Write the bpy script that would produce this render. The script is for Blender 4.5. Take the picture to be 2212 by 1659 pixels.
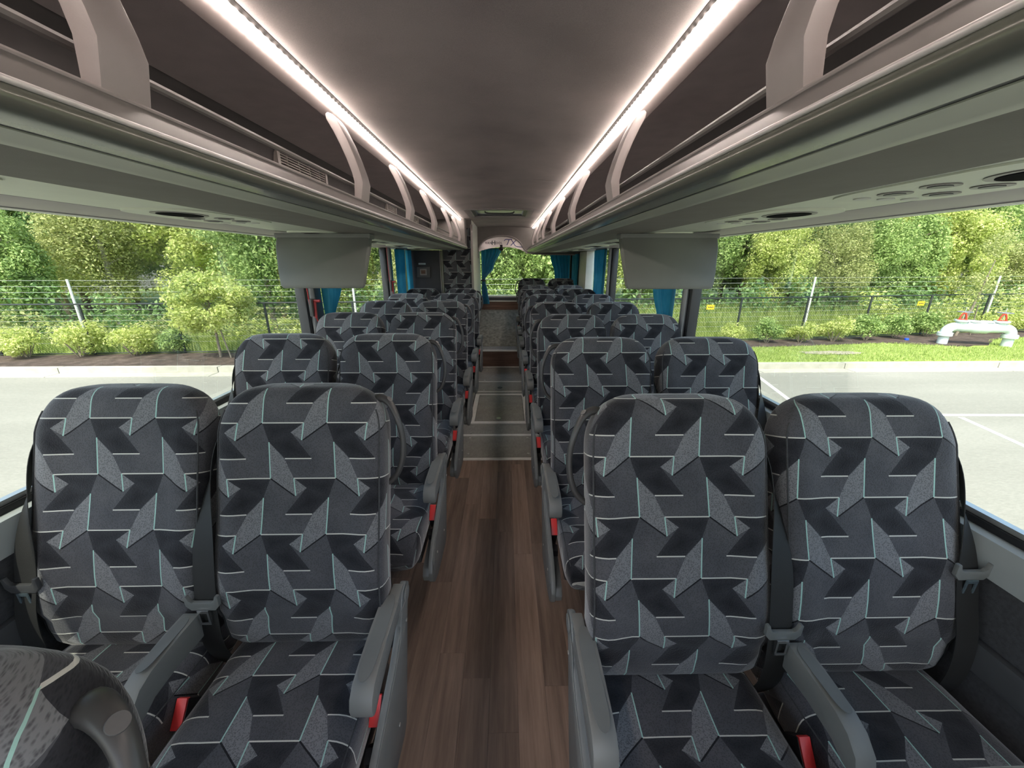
import bpy, bmesh, math, random
from mathutils import Vector, Matrix
random.seed(7)
R = math.radians; PI = math.pi
S = bpy.context.scene
C = S.collection
for o in list(bpy.data.objects): bpy.data.objects.remove(o, do_unlink=True)

# ------------------------------------------------------------------ camera, sky, sun, exposure
CX, CH = 0.062, 1.47
pi_, ya, ro = R(17.839), R(0.974), R(0.086)
f = Vector((math.sin(ya)*math.cos(pi_), math.cos(ya)*math.cos(pi_), -math.sin(pi_)))
r = Vector((math.cos(ya), -math.sin(ya), 0)); u = r.cross(f)
r2 = r*math.cos(ro)+u*math.sin(ro); u2 = -r*math.sin(ro)+u*math.cos(ro)
cd = bpy.data.cameras.new('camera'); cam = bpy.data.objects.new('camera', cd); C.objects.link(cam)
m = Matrix((r2, u2, -f)).transposed().to_4x4(); m.translation = Vector((CX, 0, CH)); cam.matrix_world = m
cd.sensor_width = 36; cd.lens = 825.2*36/2212; cd.clip_start = 0.02; cd.clip_end = 300
S.camera = cam
w = bpy.data.worlds.new('sky'); S.world = w; w.use_nodes = True
wn = w.node_tree.nodes; wl = w.node_tree.links
sky = wn.new('ShaderNodeTexSky'); sky.sky_type = 'NISHITA'; sky.sun_disc = False
sky.sun_elevation = R(56); sky.sun_rotation = R(200); sky.dust_density = 2.5; sky.air_density = 1.0
wl.new(sky.outputs[0], wn['Background'].inputs[0]); wn['Background'].inputs[1].default_value = 0.36
sl = bpy.data.lights.new('sun', 'SUN'); sl.energy = 3.7; sl.angle = R(0.6); sl.color = (1, .95, .86)
sun = bpy.data.objects.new('sun', sl); C.objects.link(sun)
sun.rotation_euler = (R(34), 0, R(-16))
S.view_settings.view_transform = 'Standard'; S.view_settings.look = 'None'
S.view_settings.gamma = 1; S.view_settings.exposure = 0.62
S.view_settings.use_curve_mapping = False

# ------------------------------------------------------------------ helpers
def tag(o, label=None, cat=None, group=None, kind=None):
    if label: o['label'] = label
    if cat: o['category'] = cat
    if group: o['group'] = group
    if kind: o['kind'] = kind
    return o
def empty(name, loc=(0,0,0), rz=0, parent=None):
    o = bpy.data.objects.new(name, None); C.objects.link(o); o.location = loc; o.rotation_euler = (0,0,rz)
    o.empty_display_size = .05
    if parent: o.parent = parent
    return o
class MB:
    def __init__(s): s.v = []; s.f = []; s.uv = None; s.sm = []
    def add(s, v, f, smooth=False):
        n = len(s.v); s.v += [tuple(p) for p in v]; s.f += [tuple(i+n for i in q) for q in f]; s.sm += [smooth]*len(f)
        return s
    def box(s, x0, x1, y0, y1, z0, z1):
        v = [(x,y,z) for z in (z0,z1) for y in (y0,y1) for x in (x0,x1)]
        return s.add(v, [(0,2,3,1),(4,5,7,6),(0,1,5,4),(2,6,7,3),(0,4,6,2),(1,3,7,5)])
    def prism(s, pts, a, b, axis='y', smooth=False):
        # closed 2d polygon pts extruded between a and b on axis; pts=(x,z) for y, (y,z) for x, (x,y) for z
        def P(p, t):
            return (p[0], t, p[1]) if axis == 'y' else ((t, p[0], p[1]) if axis == 'x' else (p[0], p[1], t))
        n = len(pts); v = [P(p, a) for p in pts]+[P(p, b) for p in pts]
        s.add(v, [(i, (i+1) % n, n+(i+1) % n, n+i) for i in range(n)], smooth)
        k = len(s.v)-2*n
        s.f += [tuple(range(k, k+n))[::-1], tuple(range(k+n, k+2*n))]; s.sm += [False]*2
        return s
    def sheet(s, pts, th, a, b, axis='y'):
        # open 2d polyline thickened to th
        n = len(pts); off = []
        for i in range(n):
            p0 = pts[max(i-1,0)]; p1 = pts[min(i+1,n-1)]
            dx, dy = p1[0]-p0[0], p1[1]-p0[1]; L = math.hypot(dx,dy) or 1
            off.append((pts[i][0]-dy/L*th, pts[i][1]+dx/L*th))
        return s.prism(list(pts)+off[::-1], a, b, axis, True)
    def tube(s, pts, rad, seg=10, caps=True):
        pts = [Vector(p) for p in pts]; n = len(pts)
        if not hasattr(rad, '__len__'): rad = [rad]*n
        k = len(s.v); up = Vector((0,0,1)); prev = None; vs = []
        for i, p in enumerate(pts):
            t = (pts[min(i+1,n-1)]-pts[max(i-1,0)]).normalized()
            if prev is None:
                a = t.cross(up) if abs(t.z) < .95 else t.cross(Vector((1,0,0)))
            else: a = prev - t*prev.dot(t)
            a.normalize(); prev = a; b = t.cross(a)
            for j in range(seg):
                an = 2*PI*j/seg; vs.append(p+(a*math.cos(an)+b*math.sin(an))*rad[i])
        fs = [(i*seg+j, i*seg+(j+1) % seg, (i+1)*seg+(j+1) % seg, (i+1)*seg+j) for i in range(n-1) for j in range(seg)]
        s.add(vs, fs, True)
        if caps:
            s.f += [tuple(k+j for j in range(seg))[::-1], tuple(k+(n-1)*seg+j for j in range(seg))]; s.sm += [False]*2
        return s
    def cyl(s, c, r_, h, axis='z', seg=20, r1=None):
        d = {'x':Vector((1,0,0)),'y':Vector((0,1,0)),'z':Vector((0,0,1))}[axis]; c = Vector(c)
        return s.tube([c, c+d*h], [r_, r_ if r1 is None else r1], seg)
    def build(s, name, mat=None, parent=None, loc=None, bev=0, link=True, recalc=True):
        me = bpy.data.meshes.new(name); me.from_pydata(s.v, [], s.f); me.validate()
        if s.uv:
            ul = me.uv_layers.new(name='UVMap')
            for l in me.loops: ul.data[l.index].uv = s.uv[l.vertex_index]
        if recalc or bev:
            bm = bmesh.new(); bm.from_mesh(me)
            if bev:
                es = [e for e in bm.edges if len(e.link_faces) == 2 and e.calc_face_angle(0) > R(35)]
                bmesh.ops.bevel(bm, geom=es, offset=bev, segments=2, affect='EDGES', profile=.6)
            bmesh.ops.recalc_face_normals(bm, faces=bm.faces); bm.to_mesh(me); bm.free()
        me.polygons.foreach_set('use_smooth', [True]*len(me.polygons)); me.set_sharp_from_angle(angle=R(38))
        o = bpy.data.objects.new(name, me)
        if mat: me.materials.append(mat)
        if link: C.objects.link(o)
        if parent: o.parent = parent
        if loc: o.location = loc
        return o
def copy_tree(o, parent=None):
    c = o.copy(); C.objects.link(c); c.parent = parent
    for ch in o.children: copy_tree(ch, c)
    return c
def catmull(pts, n=6):
    P = [Vector(p) for p in pts]; out = []
    for i in range(len(P)-1):
        p0, p1, p2, p3 = P[max(i-1,0)], P[i], P[i+1], P[min(i+2,len(P)-1)]
        for k in range(n):
            t = k/n
            out.append(.5*((2*p1)+(p2-p0)*t+(2*p0-5*p1+4*p2-p3)*t*t+(3*p1-p0-3*p2+p3)*t**3))
    out.append(P[-1]); return out

# ------------------------------------------------------------------ materials
class NT:
    def __init__(s, name):
        s.m = bpy.data.materials.new(name); s.m.use_nodes = True; s.t = s.m.node_tree; s.n = s.t.nodes; s.l = s.t.links
        s.b = s.n['Principled BSDF']
    def node(s, ty, **k):
        n = s.n.new(ty)
        for a, v in k.items(): setattr(n, a, v)
        return n
    def link(s, a, b): s.l.new(a, b)
    def math(s, op, a, b=None, c=None, clamp=False):
        n = s.n.new('ShaderNodeMath'); n.operation = op; n.use_clamp = clamp
        for i, x in enumerate((a, b, c)):
            if x is None: continue
            if hasattr(x, 'is_linked'): s.l.new(x, n.inputs[i])
            else: n.inputs[i].default_value = x
        return n.outputs[0]
    def mix(s, fac, a, b):
        n = s.n.new('ShaderNodeMix'); n.data_type = 'RGBA'
        for i, x in ((0, fac), (6, a), (7, b)):
            if hasattr(x, 'is_linked'): s.l.new(x, n.inputs[i])
            else: n.inputs[i].default_value = x if i == 0 else (*x, 1)
        return n.outputs[2]
    def ramp(s, fac, stops):
        n = s.n.new('ShaderNodeValToRGB'); s.l.new(fac, n.inputs[0]); e = n.color_ramp.elements
        e[0].position, e[0].color = stops[0][0], (*stops[0][1], 1); e[1].position, e[1].color = stops[-1][0], (*stops[-1][1], 1)
        for p, c in stops[1:-1]:
            x = e.new(p); x.color = (*c, 1)
        return n.outputs[0]
    def noise(s, scale, detail=3, vec=None, rough=.5):
        n = s.n.new('ShaderNodeTexNoise'); n.inputs['Scale'].default_value = scale; n.inputs['Detail'].default_value = detail
        n.inputs['Roughness'].default_value = rough
        if vec: s.l.new(vec, n.inputs['Vector'])
        return n.outputs[0]
    def pos(s):
        return s.n.new('ShaderNodeNewGeometry').outputs['Position']
    def objc(s): return s.n.new('ShaderNodeTexCoord').outputs['Object']
    def mapping(s, vec, scale):
        n = s.n.new('ShaderNodeMapping'); s.l.new(vec, n.inputs[0]); n.inputs['Scale'].default_value = scale; return n.outputs[0]
    def bump(s, h, strength=.3, dist=.001):
        n = s.n.new('ShaderNodeBump'); n.inputs['Strength'].default_value = strength; n.inputs['Distance'].default_value = dist
        s.l.new(h, n.inputs['Height']); s.l.new(n.outputs[0], s.b.inputs['Normal'])
def plain(name, col, rough=.5, metal=0, var=.12, scale=14, bump=0, bscale=300, spec=.5):
    t = NT(name); a = tuple(c*(1-var) for c in col); b = tuple(min(1, c*(1+var)) for c in col)
    p = t.objc(); t.link(t.ramp(t.noise(scale, 3, p), [(.3, a), (.7, b)]), t.b.inputs['Base Color'])
    t.b.inputs['Roughness'].default_value = rough; t.b.inputs['Metallic'].default_value = metal
    t.b.inputs['Specular IOR Level'].default_value = spec
    if bump: t.bump(t.noise(bscale, 2, p), bump, .001)
    return t.m
def emit(name, col, st):
    t = NT(name); t.b.inputs['Emission Color'].default_value = (*col, 1); t.b.inputs['Emission Strength'].default_value = st
    t.b.inputs['Base Color'].default_value = (*col, 1); return t.m

M = {}
M['grey_plastic'] = plain('grey_plastic', (.16,.17,.165), .42, var=.06, bump=.15, bscale=900)
M['pad_grey'] = plain('pad_grey', (.19,.195,.185), .5, var=.05)
M['dark_plastic'] = plain('dark_plastic', (.06,.062,.065), .42, var=.05)
M['handle_grey'] = plain('handle_grey', (.052,.051,.051), .4, var=.06)
M['black'] = plain('black_rubber', (.012,.012,.014), .5, var=.1)
M['belt'] = plain('belt_webbing', (.012,.0125,.012), .65, var=.1, bump=.4, bscale=700)
M['hammer_red'] = plain('hammer_red', (.35,.02,.025), .4)
M['red'] = plain('red_button', (.75,.05,.05), .35, var=.05)
M['chrome'] = plain('chrome_steel', (.75,.76,.78), .18, 1, var=.03)
M['alu'] = plain('brushed_aluminium', (.62,.62,.58), .38, .85, var=.05)
M['floor_trim'] = plain('floor_trim_strip', (.78,.76,.70), .5, 0, var=.06)
M['cream'] = plain('cream_pillar', (.62,.63,.58), .5, var=.04)
M['mauve_shell'] = plain('shell_plastic', (.30,.27,.262), .45, var=.04)
M['bracket'] = plain('bracket_plastic', (.36,.32,.31), .5, var=.04, bump=.1, bscale=600)
M['fascia'] = plain('rack_fascia', (.19,.195,.165), .25, .3, var=.03)
M['fascia_lit'] = plain('rack_lower_band', (.44,.46,.37), .4, .0, var=.03)  # paler than the fascia: window light on the down-facing band put into the colour
M['lip'] = plain('rack_lip', (.20,.185,.18), .4, .1, var=.04)
M['under'] = plain('rack_underside', (.225,.215,.185), .8, var=.05, bump=.2, bscale=500)
M['service'] = plain('service_panel', (.66,.70,.57), .42, var=.03)
M['tv_grey'] = plain('monitor_grey', (.19,.20,.19), .55, var=.03, bump=.1, bscale=800)
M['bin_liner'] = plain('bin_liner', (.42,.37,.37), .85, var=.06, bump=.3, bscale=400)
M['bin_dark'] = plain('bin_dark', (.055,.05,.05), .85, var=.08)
M['vent_white'] = plain('vent_plastic', (.30,.27,.25), .5, var=.04)
M['sill'] = plain('sill_panel', (.33,.36,.35), .5, var=.04)
M['side_carpet'] = plain('side_carpet', (.05,.052,.055), .95, var=.2, scale=120, bump=.4, bscale=500)
M['panel_dark'] = plain('dark_lavatory_panel', (.03,.032,.04), .5, var=.06)
M['frame_dark'] = plain('dark_window_pillar', (.035,.038,.045), .35, var=.05)
M['tube_grey'] = plain('grey_pillar_tube', (.22,.23,.25), .3, .3, var=.05)
M['body'] = plain('body_paint', (.5,.5,.5), .3, var=.02)
M['rear_shell'] = plain('rear_shell', (.17,.155,.145), .6, var=.05)
M['white_pipe'] = plain('white_pipe_paint', (.55,.62,.61), .4, var=.03)
M['valve_red'] = plain('valve_red', (.55,.06,.03), .45, var=.1)
M['fence_black'] = plain('fence_black', (.02,.025,.025), .5)
M['pole_white'] = plain('pole_pale', (.75,.75,.70), .5, var=.05)
M['wire'] = plain('fence_wire', (.42,.44,.40), .6, 0, var=.03)
M['mesh_black'] = plain('speaker_mesh_black', (.006,.006,.008), 1, var=.1, spec=.05)
M['bead'] = plain('bright_bead', (.82,.78,.77), .35, .3, var=.02)
M['sign_yellow'] = plain('sign_yellow', (.85,.62,.03), .5, var=.04)
M['bark'] = plain('bark', (.24,.2,.15), .9, var=.3, scale=20)
M['pale_bark'] = plain('pale_bark', (.45,.42,.36), .9, var=.2, scale=20)
M['concrete'] = plain('kerb_concrete', (.42,.405,.335), .85, var=.1, scale=5, bump=.4, bscale=60)
M['paint_line'] = plain('road_paint', (.78,.78,.74), .7, var=.06)
M['carpet_grey'] = plain('rear_carpet', (.24,.24,.205), .95, var=.35, scale=25, bump=.5, bscale=250)
M['script_blue'] = plain('script_blue', (.02,.02,.22), .4)
M['letter_dark'] = plain('letter_dark', (.03,.03,.05), .4)
M['sticker'] = plain('pale_sticker', (.5,.58,.6), .5)
M['blue_steel'] = plain('belt_tongue_steel', (.45,.6,.68), .25, .9, var=.03)
M['reflector'] = plain('led_reflector', (.10,.084,.08), .5, var=.03)
M['mirror'] = plain('silver_arch_panel', (.62,.58,.62), .2, .5, var=.10, scale=5)

def curtain_mat():
    t = NT('teal_curtain'); t.b.inputs['Roughness'].default_value = .7
    t.link(t.ramp(t.noise(9, 2, t.objc()), [(.3, (.02,.30,.46)), (.7, (.05,.45,.62))]), t.b.inputs['Base Color'])
    t.b.inputs['Sheen Weight'].default_value = .3
    tr = t.node('ShaderNodeBsdfTranslucent'); tr.inputs[0].default_value = (.05,.50,.72,1)
    mx = t.node('ShaderNodeMixShader'); mx.inputs[0].default_value = .35
    t.link(t.b.outputs[0], mx.inputs[1]); t.link(tr.outputs[0], mx.inputs[2]); t.link(mx.outputs[0], t.n['Material Output'].inputs[0]); return t.m
M['curtain'] = curtain_mat()
def lid_mat():
    t = NT('milky_lid'); t.b.inputs['Base Color'].default_value = (.5,.52,.42,1)
    tr = t.node('ShaderNodeBsdfTranslucent'); tr.inputs[0].default_value = (.5,.55,.40,1); mx = t.node('ShaderNodeMixShader'); mx.inputs[0].default_value = .3
    t.link(t.b.outputs[0], mx.inputs[1]); t.link(tr.outputs[0], mx.inputs[2]); t.link(mx.outputs[0], t.n['Material Output'].inputs[0]); return t.m
M['lid'] = lid_mat()
def glass_mat():
    t = NT('window_glass'); t.n.remove(t.b)
    tr = t.node('ShaderNodeBsdfTransparent'); tr.inputs[0].default_value = (.95,.97,.93,1)
    gl = t.node('ShaderNodeBsdfGlossy'); gl.inputs['Roughness'].default_value = .02; gl.inputs[0].default_value = (.8,.9,.9,1)
    fr = t.node('ShaderNodeFresnel'); fr.inputs[0].default_value = 1.35
    k = t.math('MULTIPLY', fr.outputs[0], .3)
    mx = t.node('ShaderNodeMixShader'); t.link(k, mx.inputs[0]); t.link(tr.outputs[0], mx.inputs[1]); t.link(gl.outputs[0], mx.inputs[2])
    t.link(mx.outputs[0], t.n['Material Output'].inputs[0]); return t.m
M['glass'] = glass_mat()

def fabric():
    """jacquard of arrowheads, slanted blades and pale stepped threads, laid out in metres on the cloth's UV"""
    t = NT('arrow_jacquard_fabric')
    uv = t.node('ShaderNodeUVMap', uv_map='UVMap').outputs[0]
    at = t.node('ShaderNodeAttribute', attribute_type='OBJECT', attribute_name='cloth_u').outputs['Fac']
    av = t.node('ShaderNodeAttribute', attribute_type='OBJECT', attribute_name='cloth_v').outputs['Fac']
    sp = t.node('ShaderNodeSeparateXYZ'); t.link(uv, sp.inputs[0])
    PX = .168
    U = t.math('ADD', t.math('DIVIDE', sp.outputs[0], PX), at)
    V = t.math('ADD', t.math('DIVIDE', t.math('MULTIPLY', sp.outputs[1], -1), PX), av)   # v grows downwards
    RH = .86
    # row parity: fold v into two rows of height RH
    vv = t.math('WRAP', V, RH*2-.56, -.56)                       # [-.56, 1.08)
    odd = t.math('GREATER_THAN', vv, RH-.56)
    def frame(vrow, mirror):                                     # -> (x wrapped to [-.39,.61), y)
        um = t.math('SUBTRACT', .137, U) if mirror is True else (U if mirror is False else None)
        return um
    # own row frame
    xo = t.math('WRAP', t.mix(odd, (0,0,0), (0,0,0)) if False else t.math('ADD', t.math('MULTIPLY', U, t.math('SUBTRACT', 1, t.math('MULTIPLY', odd, 2))), t.math('MULTIPLY', odd, .137)), .61, -.39)
    yo = t.math('SUBTRACT', vv, t.math('MULTIPLY', odd, RH))
    # previous row frame (opposite mirror)
    ev = t.math('SUBTRACT', 1, odd)
    xp = t.math('WRAP', t.math('ADD', t.math('MULTIPLY', U, t.math('SUBTRACT', 1, t.math('MULTIPLY', ev, 2))), t.math('MULTIPLY', ev, .137)), .61, -.39)
    yp = t.math('ADD', yo, RH)
    def vec(x, y):
        n = t.node('ShaderNodeCombineXYZ'); t.link(x, n.inputs[0]); t.link(y, n.inputs[1]); n.inputs[2].default_value = 1; return n.outputs[0]
    def poly(P, pts):
        A = sum(pts[i][0]*pts[(i+1) % len(pts)][1]-pts[(i+1) % len(pts)][0]*pts[i][1] for i in range(len(pts)))
        if A < 0: pts = pts[::-1]
        out = None
        for i in range(len(pts)):
            a, b = pts[i], pts[(i+1) % len(pts)]; nx, ny = -(b[1]-a[1]), b[0]-a[0]; L = math.hypot(nx, ny); nx /= L; ny /= L
            d = t.node('ShaderNodeVectorMath', operation='DOT_PRODUCT'); t.link(P, d.inputs[0]); d.inputs[1].default_value = (nx, ny, -(nx*a[0]+ny*a[1]))
            out = d.outputs['Value'] if out is None else t.math('MINIMUM', out, d.outputs['Value'])
        return out
    def seg(P, a, b, w_):
        dx, dy = b[0]-a[0], b[1]-a[1]; L = math.hypot(dx, dy); nx, ny = -dy/L*w_, dx/L*w_
        return poly(P, [(a[0]+nx,a[1]+ny),(b[0]+nx,b[1]+ny),(b[0]-nx,b[1]-ny),(a[0]-nx,a[1]-ny)])
    Po = vec(xo, yo); Pp = vec(xp, yp)
    Po1 = vec(t.math('ADD', xo, 1), yo); Pp1 = vec(t.math('ADD', xp, 1), yp)
    A_, B_, C_, D_ = (0,0), (.64,0), (.61,.27), (.03,-.56)
    light = poly(Po, [D_, A_, (-.39,.27), (-.36,0), (-.215,-.30)])
    tri = t.math('MAXIMUM', poly(Po, [B_, (.44,.15), C_]), poly(Po1, [B_, (.44,.15), C_]))
    q1 = [(0,0), B_, (.45,.155), (.107,.30)]; q2 = [(.107,.30), (.45,.155), (.765,.55), (.357,.55)]
    dark = None
    for P in (Po, Pp, Po1, Pp1):
        for q in (q1, q2):
            e = poly(P, q); dark = e if dark is None else t.math('MAXIMUM', dark, e)
    lw = .0088
    th_w = None; th_v = None
    for P, a, b in ((Po, D_, A_), (Po, A_, B_), (Po1, A_, B_), (Po1, B_, C_), (Po, B_, C_), (Pp, (.357,.555), (.765,.555)), (Pp1, (.357,.555), (.765,.555)), (Po, (.357,.555), (.765,.555))):
        e = seg(P, a, b, lw); th_w = e if th_w is None else t.math('MAXIMUM', th_w, e)
        if abs(a[0]-b[0]) < .1: th_v = e if th_v is None else t.math('MAXIMUM', th_v, e)
    line_d = seg(Po, A_, (-.37,.27), .010)
    step = lambda x: t.math('GREATER_THAN', x, 0)
    # weave grain
    vo = t.node('ShaderNodeTexVoronoi'); vo.inputs['Scale'].default_value = 320; t.link(uv, vo.inputs['Vector'])
    grain = vo.outputs['Distance']
    big = t.noise(9, 3, uv)
    base = t.ramp(big, [(.3, (.052,.054,.061)), (.7, (.080,.081,.088))])
    # dark blades fade out from full black towards their root
    dk = t.mix(t.math('MULTIPLY', t.math('ADD', dark, .02), 5.0, clamp=True), (.028,.029,.034), (.011,.011,.014))
    c = t.mix(step(dark), base, dk)
    lt = t.ramp(grain, [(.15, (.115,.119,.126)), (.6, (.155,.158,.165))])
    c = t.mix(step(t.math('MAXIMUM', light, tri)), c, lt)
    c = t.mix(step(line_d), c, (.008,.008,.010))
    gr = t.ramp(grain, [(.1, (.5,.5,.5)), (.55, (1.35,1.35,1.35))])
    mul = t.node('ShaderNodeMix', data_type='RGBA', blend_type='MULTIPLY'); mul.inputs[0].default_value = .6
    t.link(c, mul.inputs[6]); t.link(gr, mul.inputs[7])
    c = t.mix(step(th_w), mul.outputs[2], (.58,.58,.53)); c = t.mix(step(th_v), c, (.34,.56,.50))
    t.link(c, t.b.inputs['Base Color']); t.b.inputs['Roughness'].default_value = .9
    t.b.inputs['Sheen Weight'].default_value = .45; t.b.inputs['Sheen Roughness'].default_value = .4
    t.b.inputs['Specular IOR Level'].default_value = .2
    h = t.math('ADD', t.math('MULTIPLY', grain, .8), t.math('MULTIPLY', step(th_w), 1.2)); t.bump(h, .5, .0012)
    return t.m
M['fabric'] = fabric()

def wood(name, a, b, along='Y'):
    t = NT(name); p = t.objc(); rnd = t.node('ShaderNodeObjectInfo').outputs['Random']
    sc = (38, 2.2, 38) if along == 'Y' else (2.2, 38, 38)
    add = t.node('ShaderNodeVectorMath', operation='ADD'); cx = t.node('ShaderNodeCombineXYZ')
    t.link(t.math('MULTIPLY', rnd, 40), cx.inputs[0]); t.link(t.math('MULTIPLY', rnd, 17), cx.inputs[1])
    t.link(p, add.inputs[0]); t.link(cx.outputs[0], add.inputs[1])
    n1 = t.noise(1, 5, t.mapping(add.outputs[0], sc), .65)
    col = t.ramp(n1, [(.3, a), (.7, b)])
    k = t.ramp(rnd, [(0, (.85,.85,.85)), (.6, (1.0,1.0,1.0)), (1, (1.5,1.45,1.4))])
    mul = t.node('ShaderNodeMix', data_type='RGBA', blend_type='MULTIPLY'); mul.inputs[0].default_value = 1
    t.link(col, mul.inputs[6]); t.link(k, mul.inputs[7]); t.link(mul.outputs[2], t.b.inputs['Base Color'])
    t.b.inputs['Roughness'].default_value = .55; t.b.inputs['Specular IOR Level'].default_value = .2; t.bump(n1, .12, .0006); return t.m
M['wood'] = wood('brown_plank', (.15,.103,.078), (.28,.20,.152))
M['wood_x'] = wood('brown_panel', (.10,.058,.043), (.21,.13,.10), 'X')
def worn_floor():
    t = NT('worn_hatch_floor'); p = t.objc()
    n1 = t.noise(6, 8, p, .7); n2 = t.noise(60, 6, t.mapping(p, (1, .4, 1)), .7)
    c = t.ramp(t.math('MULTIPLY', n1, n2), [(.08, (.22,.21,.185)), (.45, (.38,.37,.33))])
    t.link(c, t.b.inputs['Base Color']); t.b.inputs['Roughness'].default_value = .5; t.b.inputs['Specular IOR Level'].default_value = .25; t.bump(n2, .15, .0006); return t.m
M['worn'] = worn_floor()
def textile(name, col):
    t = NT(name); p = t.objc(); n1 = t.noise(420, 2, p); n2 = t.noise(3, 4, p)
    c = t.ramp(t.math('ADD', t.math('MULTIPLY', n1, .35), t.math('MULTIPLY', n2, .65)), [(.35, tuple(x*.82 for x in col)), (.65, tuple(x*1.15 for x in col))])
    t.link(c, t.b.inputs['Base Color']); t.b.inputs['Roughness'].default_value = .9; t.b.inputs['Specular IOR Level'].default_value = .2
    t.bump(n1, .25, .0008); return t.m
M['ceiling'] = textile('ceiling_textile', (.44,.40,.385))
def led():
    t = NT('led_lens'); sp = t.node('ShaderNodeSeparateXYZ'); t.link(t.pos(), sp.inputs[0])
    s_ = t.math('SINE', t.math('MULTIPLY', sp.outputs[1], 2*PI/.026))
    k = t.math('ADD', t.math('MULTIPLY', t.math('POWER', t.math('MULTIPLY', t.math('ADD', s_, 1), .5), 3), 2.9), .04)
    t.b.inputs['Base Color'].default_value = (.9,.9,.85,1); t.b.inputs['Emission Color'].default_value = (1,.86,.78,1)
    t.link(t.math('MULTIPLY', k, LED), t.b.inputs['Emission Strength']); return t.m
LED = 20
M['led'] = led()
def leaf(name, a, b, c_):
    t = NT(name); ri = t.n.new('ShaderNodeNewGeometry').outputs['Random Per Island']; rnd = t.node('ShaderNodeObjectInfo').outputs['Random']
    k = t.math('ADD', t.math('MULTIPLY', ri, .7), t.math('MULTIPLY', t.noise(1.1, 2, t.pos()), .5))
    col = t.ramp(k, [(.2, a), (.55, b), (.95, c_)])
    t.link(col, t.b.inputs['Base Color']); t.b.inputs['Roughness'].default_value = .55; t.b.inputs['Specular IOR Level'].default_value = .3
    tr = t.node('ShaderNodeBsdfTranslucent'); t.link(col, tr.inputs[0]); mx = t.node('ShaderNodeMixShader'); mx.inputs[0].default_value = .4
    t.link(t.b.outputs[0], mx.inputs[1]); t.link(tr.outputs[0], mx.inputs[2]); t.link(mx.outputs[0], t.n['Material Output'].inputs[0]); return t.m
M['leaf_mid'] = leaf('leaf_mid', (.12,.20,.06), (.31,.44,.13), (.54,.66,.26))
M['leaf_yellow'] = leaf('leaf_yellow', (.25,.33,.07), (.52,.60,.16), (.76,.78,.34))
M['leaf_dark'] = leaf('leaf_dark', (.05,.11,.04), (.16,.29,.09), (.36,.50,.20))
M['leaf_olive'] = leaf('leaf_olive', (.18,.22,.07), (.40,.45,.15), (.62,.63,.30))
M['leaf_rust'] = leaf('leaf_rust', (.35,.20,.05), (.55,.32,.12), (.6,.5,.2))
M['grass_blade'] = leaf('grass_blade', (.20,.28,.06), (.36,.45,.12), (.55,.60,.25))
def ground(name, stops, s1, s2, rough=.95, bump=.5, bs=80, mp=None):
    t = NT(name); p = t.pos()
    if mp: p = t.mapping(p, mp)
    n1 = t.noise(s1, 6, p, .6); n2 = t.noise(s2, 4, p, .7)
    t.link(t.ramp(t.math('ADD', t.math('MULTIPLY', n1, .5), t.math('MULTIPLY', n2, .5)), stops), t.b.inputs['Base Color'])
    t.b.inputs['Roughness'].default_value = rough; t.b.inputs['Specular IOR Level'].default_value = .2; t.bump(n2, bump, .02); return t.m
M['asphalt'] = ground('pale_asphalt', [(.3, (.20,.195,.165)), (.5, (.265,.26,.22)), (.7, (.34,.33,.285))], .35, 45, bump=.15, mp=(.35,1.6,1))
M['grass'] = ground('lawn', [(.3, (.17,.25,.05)), (.5, (.30,.40,.09)), (.7, (.42,.50,.16))], 1.2, 30, bump=.8)
M['mulch'] = ground('dark_mulch', [(.3, (.03,.025,.02)), (.55, (.12,.09,.075)), (.75, (.32,.26,.22))], 5, 60, bump=1)
M['scrub'] = ground('scrub_ground', [(.3, (.17,.23,.06)), (.5, (.34,.42,.12)), (.7, (.50,.55,.24))], 1.0, 16, bump=1)

# ------------------------------------------------------------------ setting: outdoors ground
GZ = CH-2.7; BZ = CH-2.55
def st(o): o['kind'] = 'structure'; return o
def kerb_y(x): return 9.66+.0117*x if x < 0 else 9.66+.0105*x
st(MB().box(-40, 40, -25, 9.35, GZ-.2, GZ).build('ground', M['asphalt']))
def strip(name, mat, ya_, yb_, z0, z1, xs):
    b = MB()
    for i in range(len(xs)-1):
        x0, x1 = xs[i], xs[i+1]
        v = [(x,y,z) for z in (z0,z1) for (x,y) in ((x0,ya_(x0)),(x1,ya_(x1)),(x0,yb_(x0)),(x1,yb_(x1)))]
        b.add(v, [(0,2,3,1),(4,5,7,6),(0,1,5,4),(2,6,7,3),(0,4,6,2),(1,3,7,5)])
    return b.build(name, mat)
kerb = st(empty('kerb', (0, 9.6, GZ))); kerb['kind'] = 'structure'
# gutter pan + kerb stones, one object per cast length
xj = [-34,-29.4,-24.8,-20.2,-15.7,-11.1,-7.2,-2.6,2.0,6.6,9.0,13.2,16.4,21,25.6,30.2,35]
for i in range(len(xj)-1):
    a, b_ = xj[i]+.012, xj[i+1]-.012
    o = strip('kerb_stone', M['concrete'], lambda x: kerb_y(x)-.17, lambda x: kerb_y(x)+.0, GZ-.15, BZ, [a, b_]); o.parent = kerb; o.matrix_parent_inverse = Matrix.Translation((0,-9.6,-GZ))
    o = strip('gutter_slab', M['concrete'], lambda x: kerb_y(x)-.50, lambda x: kerb_y(x)-.172, GZ-.15, GZ+.012, [a, b_]); o.parent = kerb; o.matrix_parent_inverse = Matrix.Translation((0,-9.6,-GZ))
FP = [(-34,9.5),(-16,10.55),(-8.2,11.0),(9.7,12.83),(17.75,14.1),(24,15.1),(36,17)]
def fy(x):
    for (a,b),(c,d) in zip(FP, FP[1:]):
        if x <= c: break
    return b+(d-b)*(x-a)/(c-a)
xs = [-34+i*2 for i in range(36)]
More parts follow.
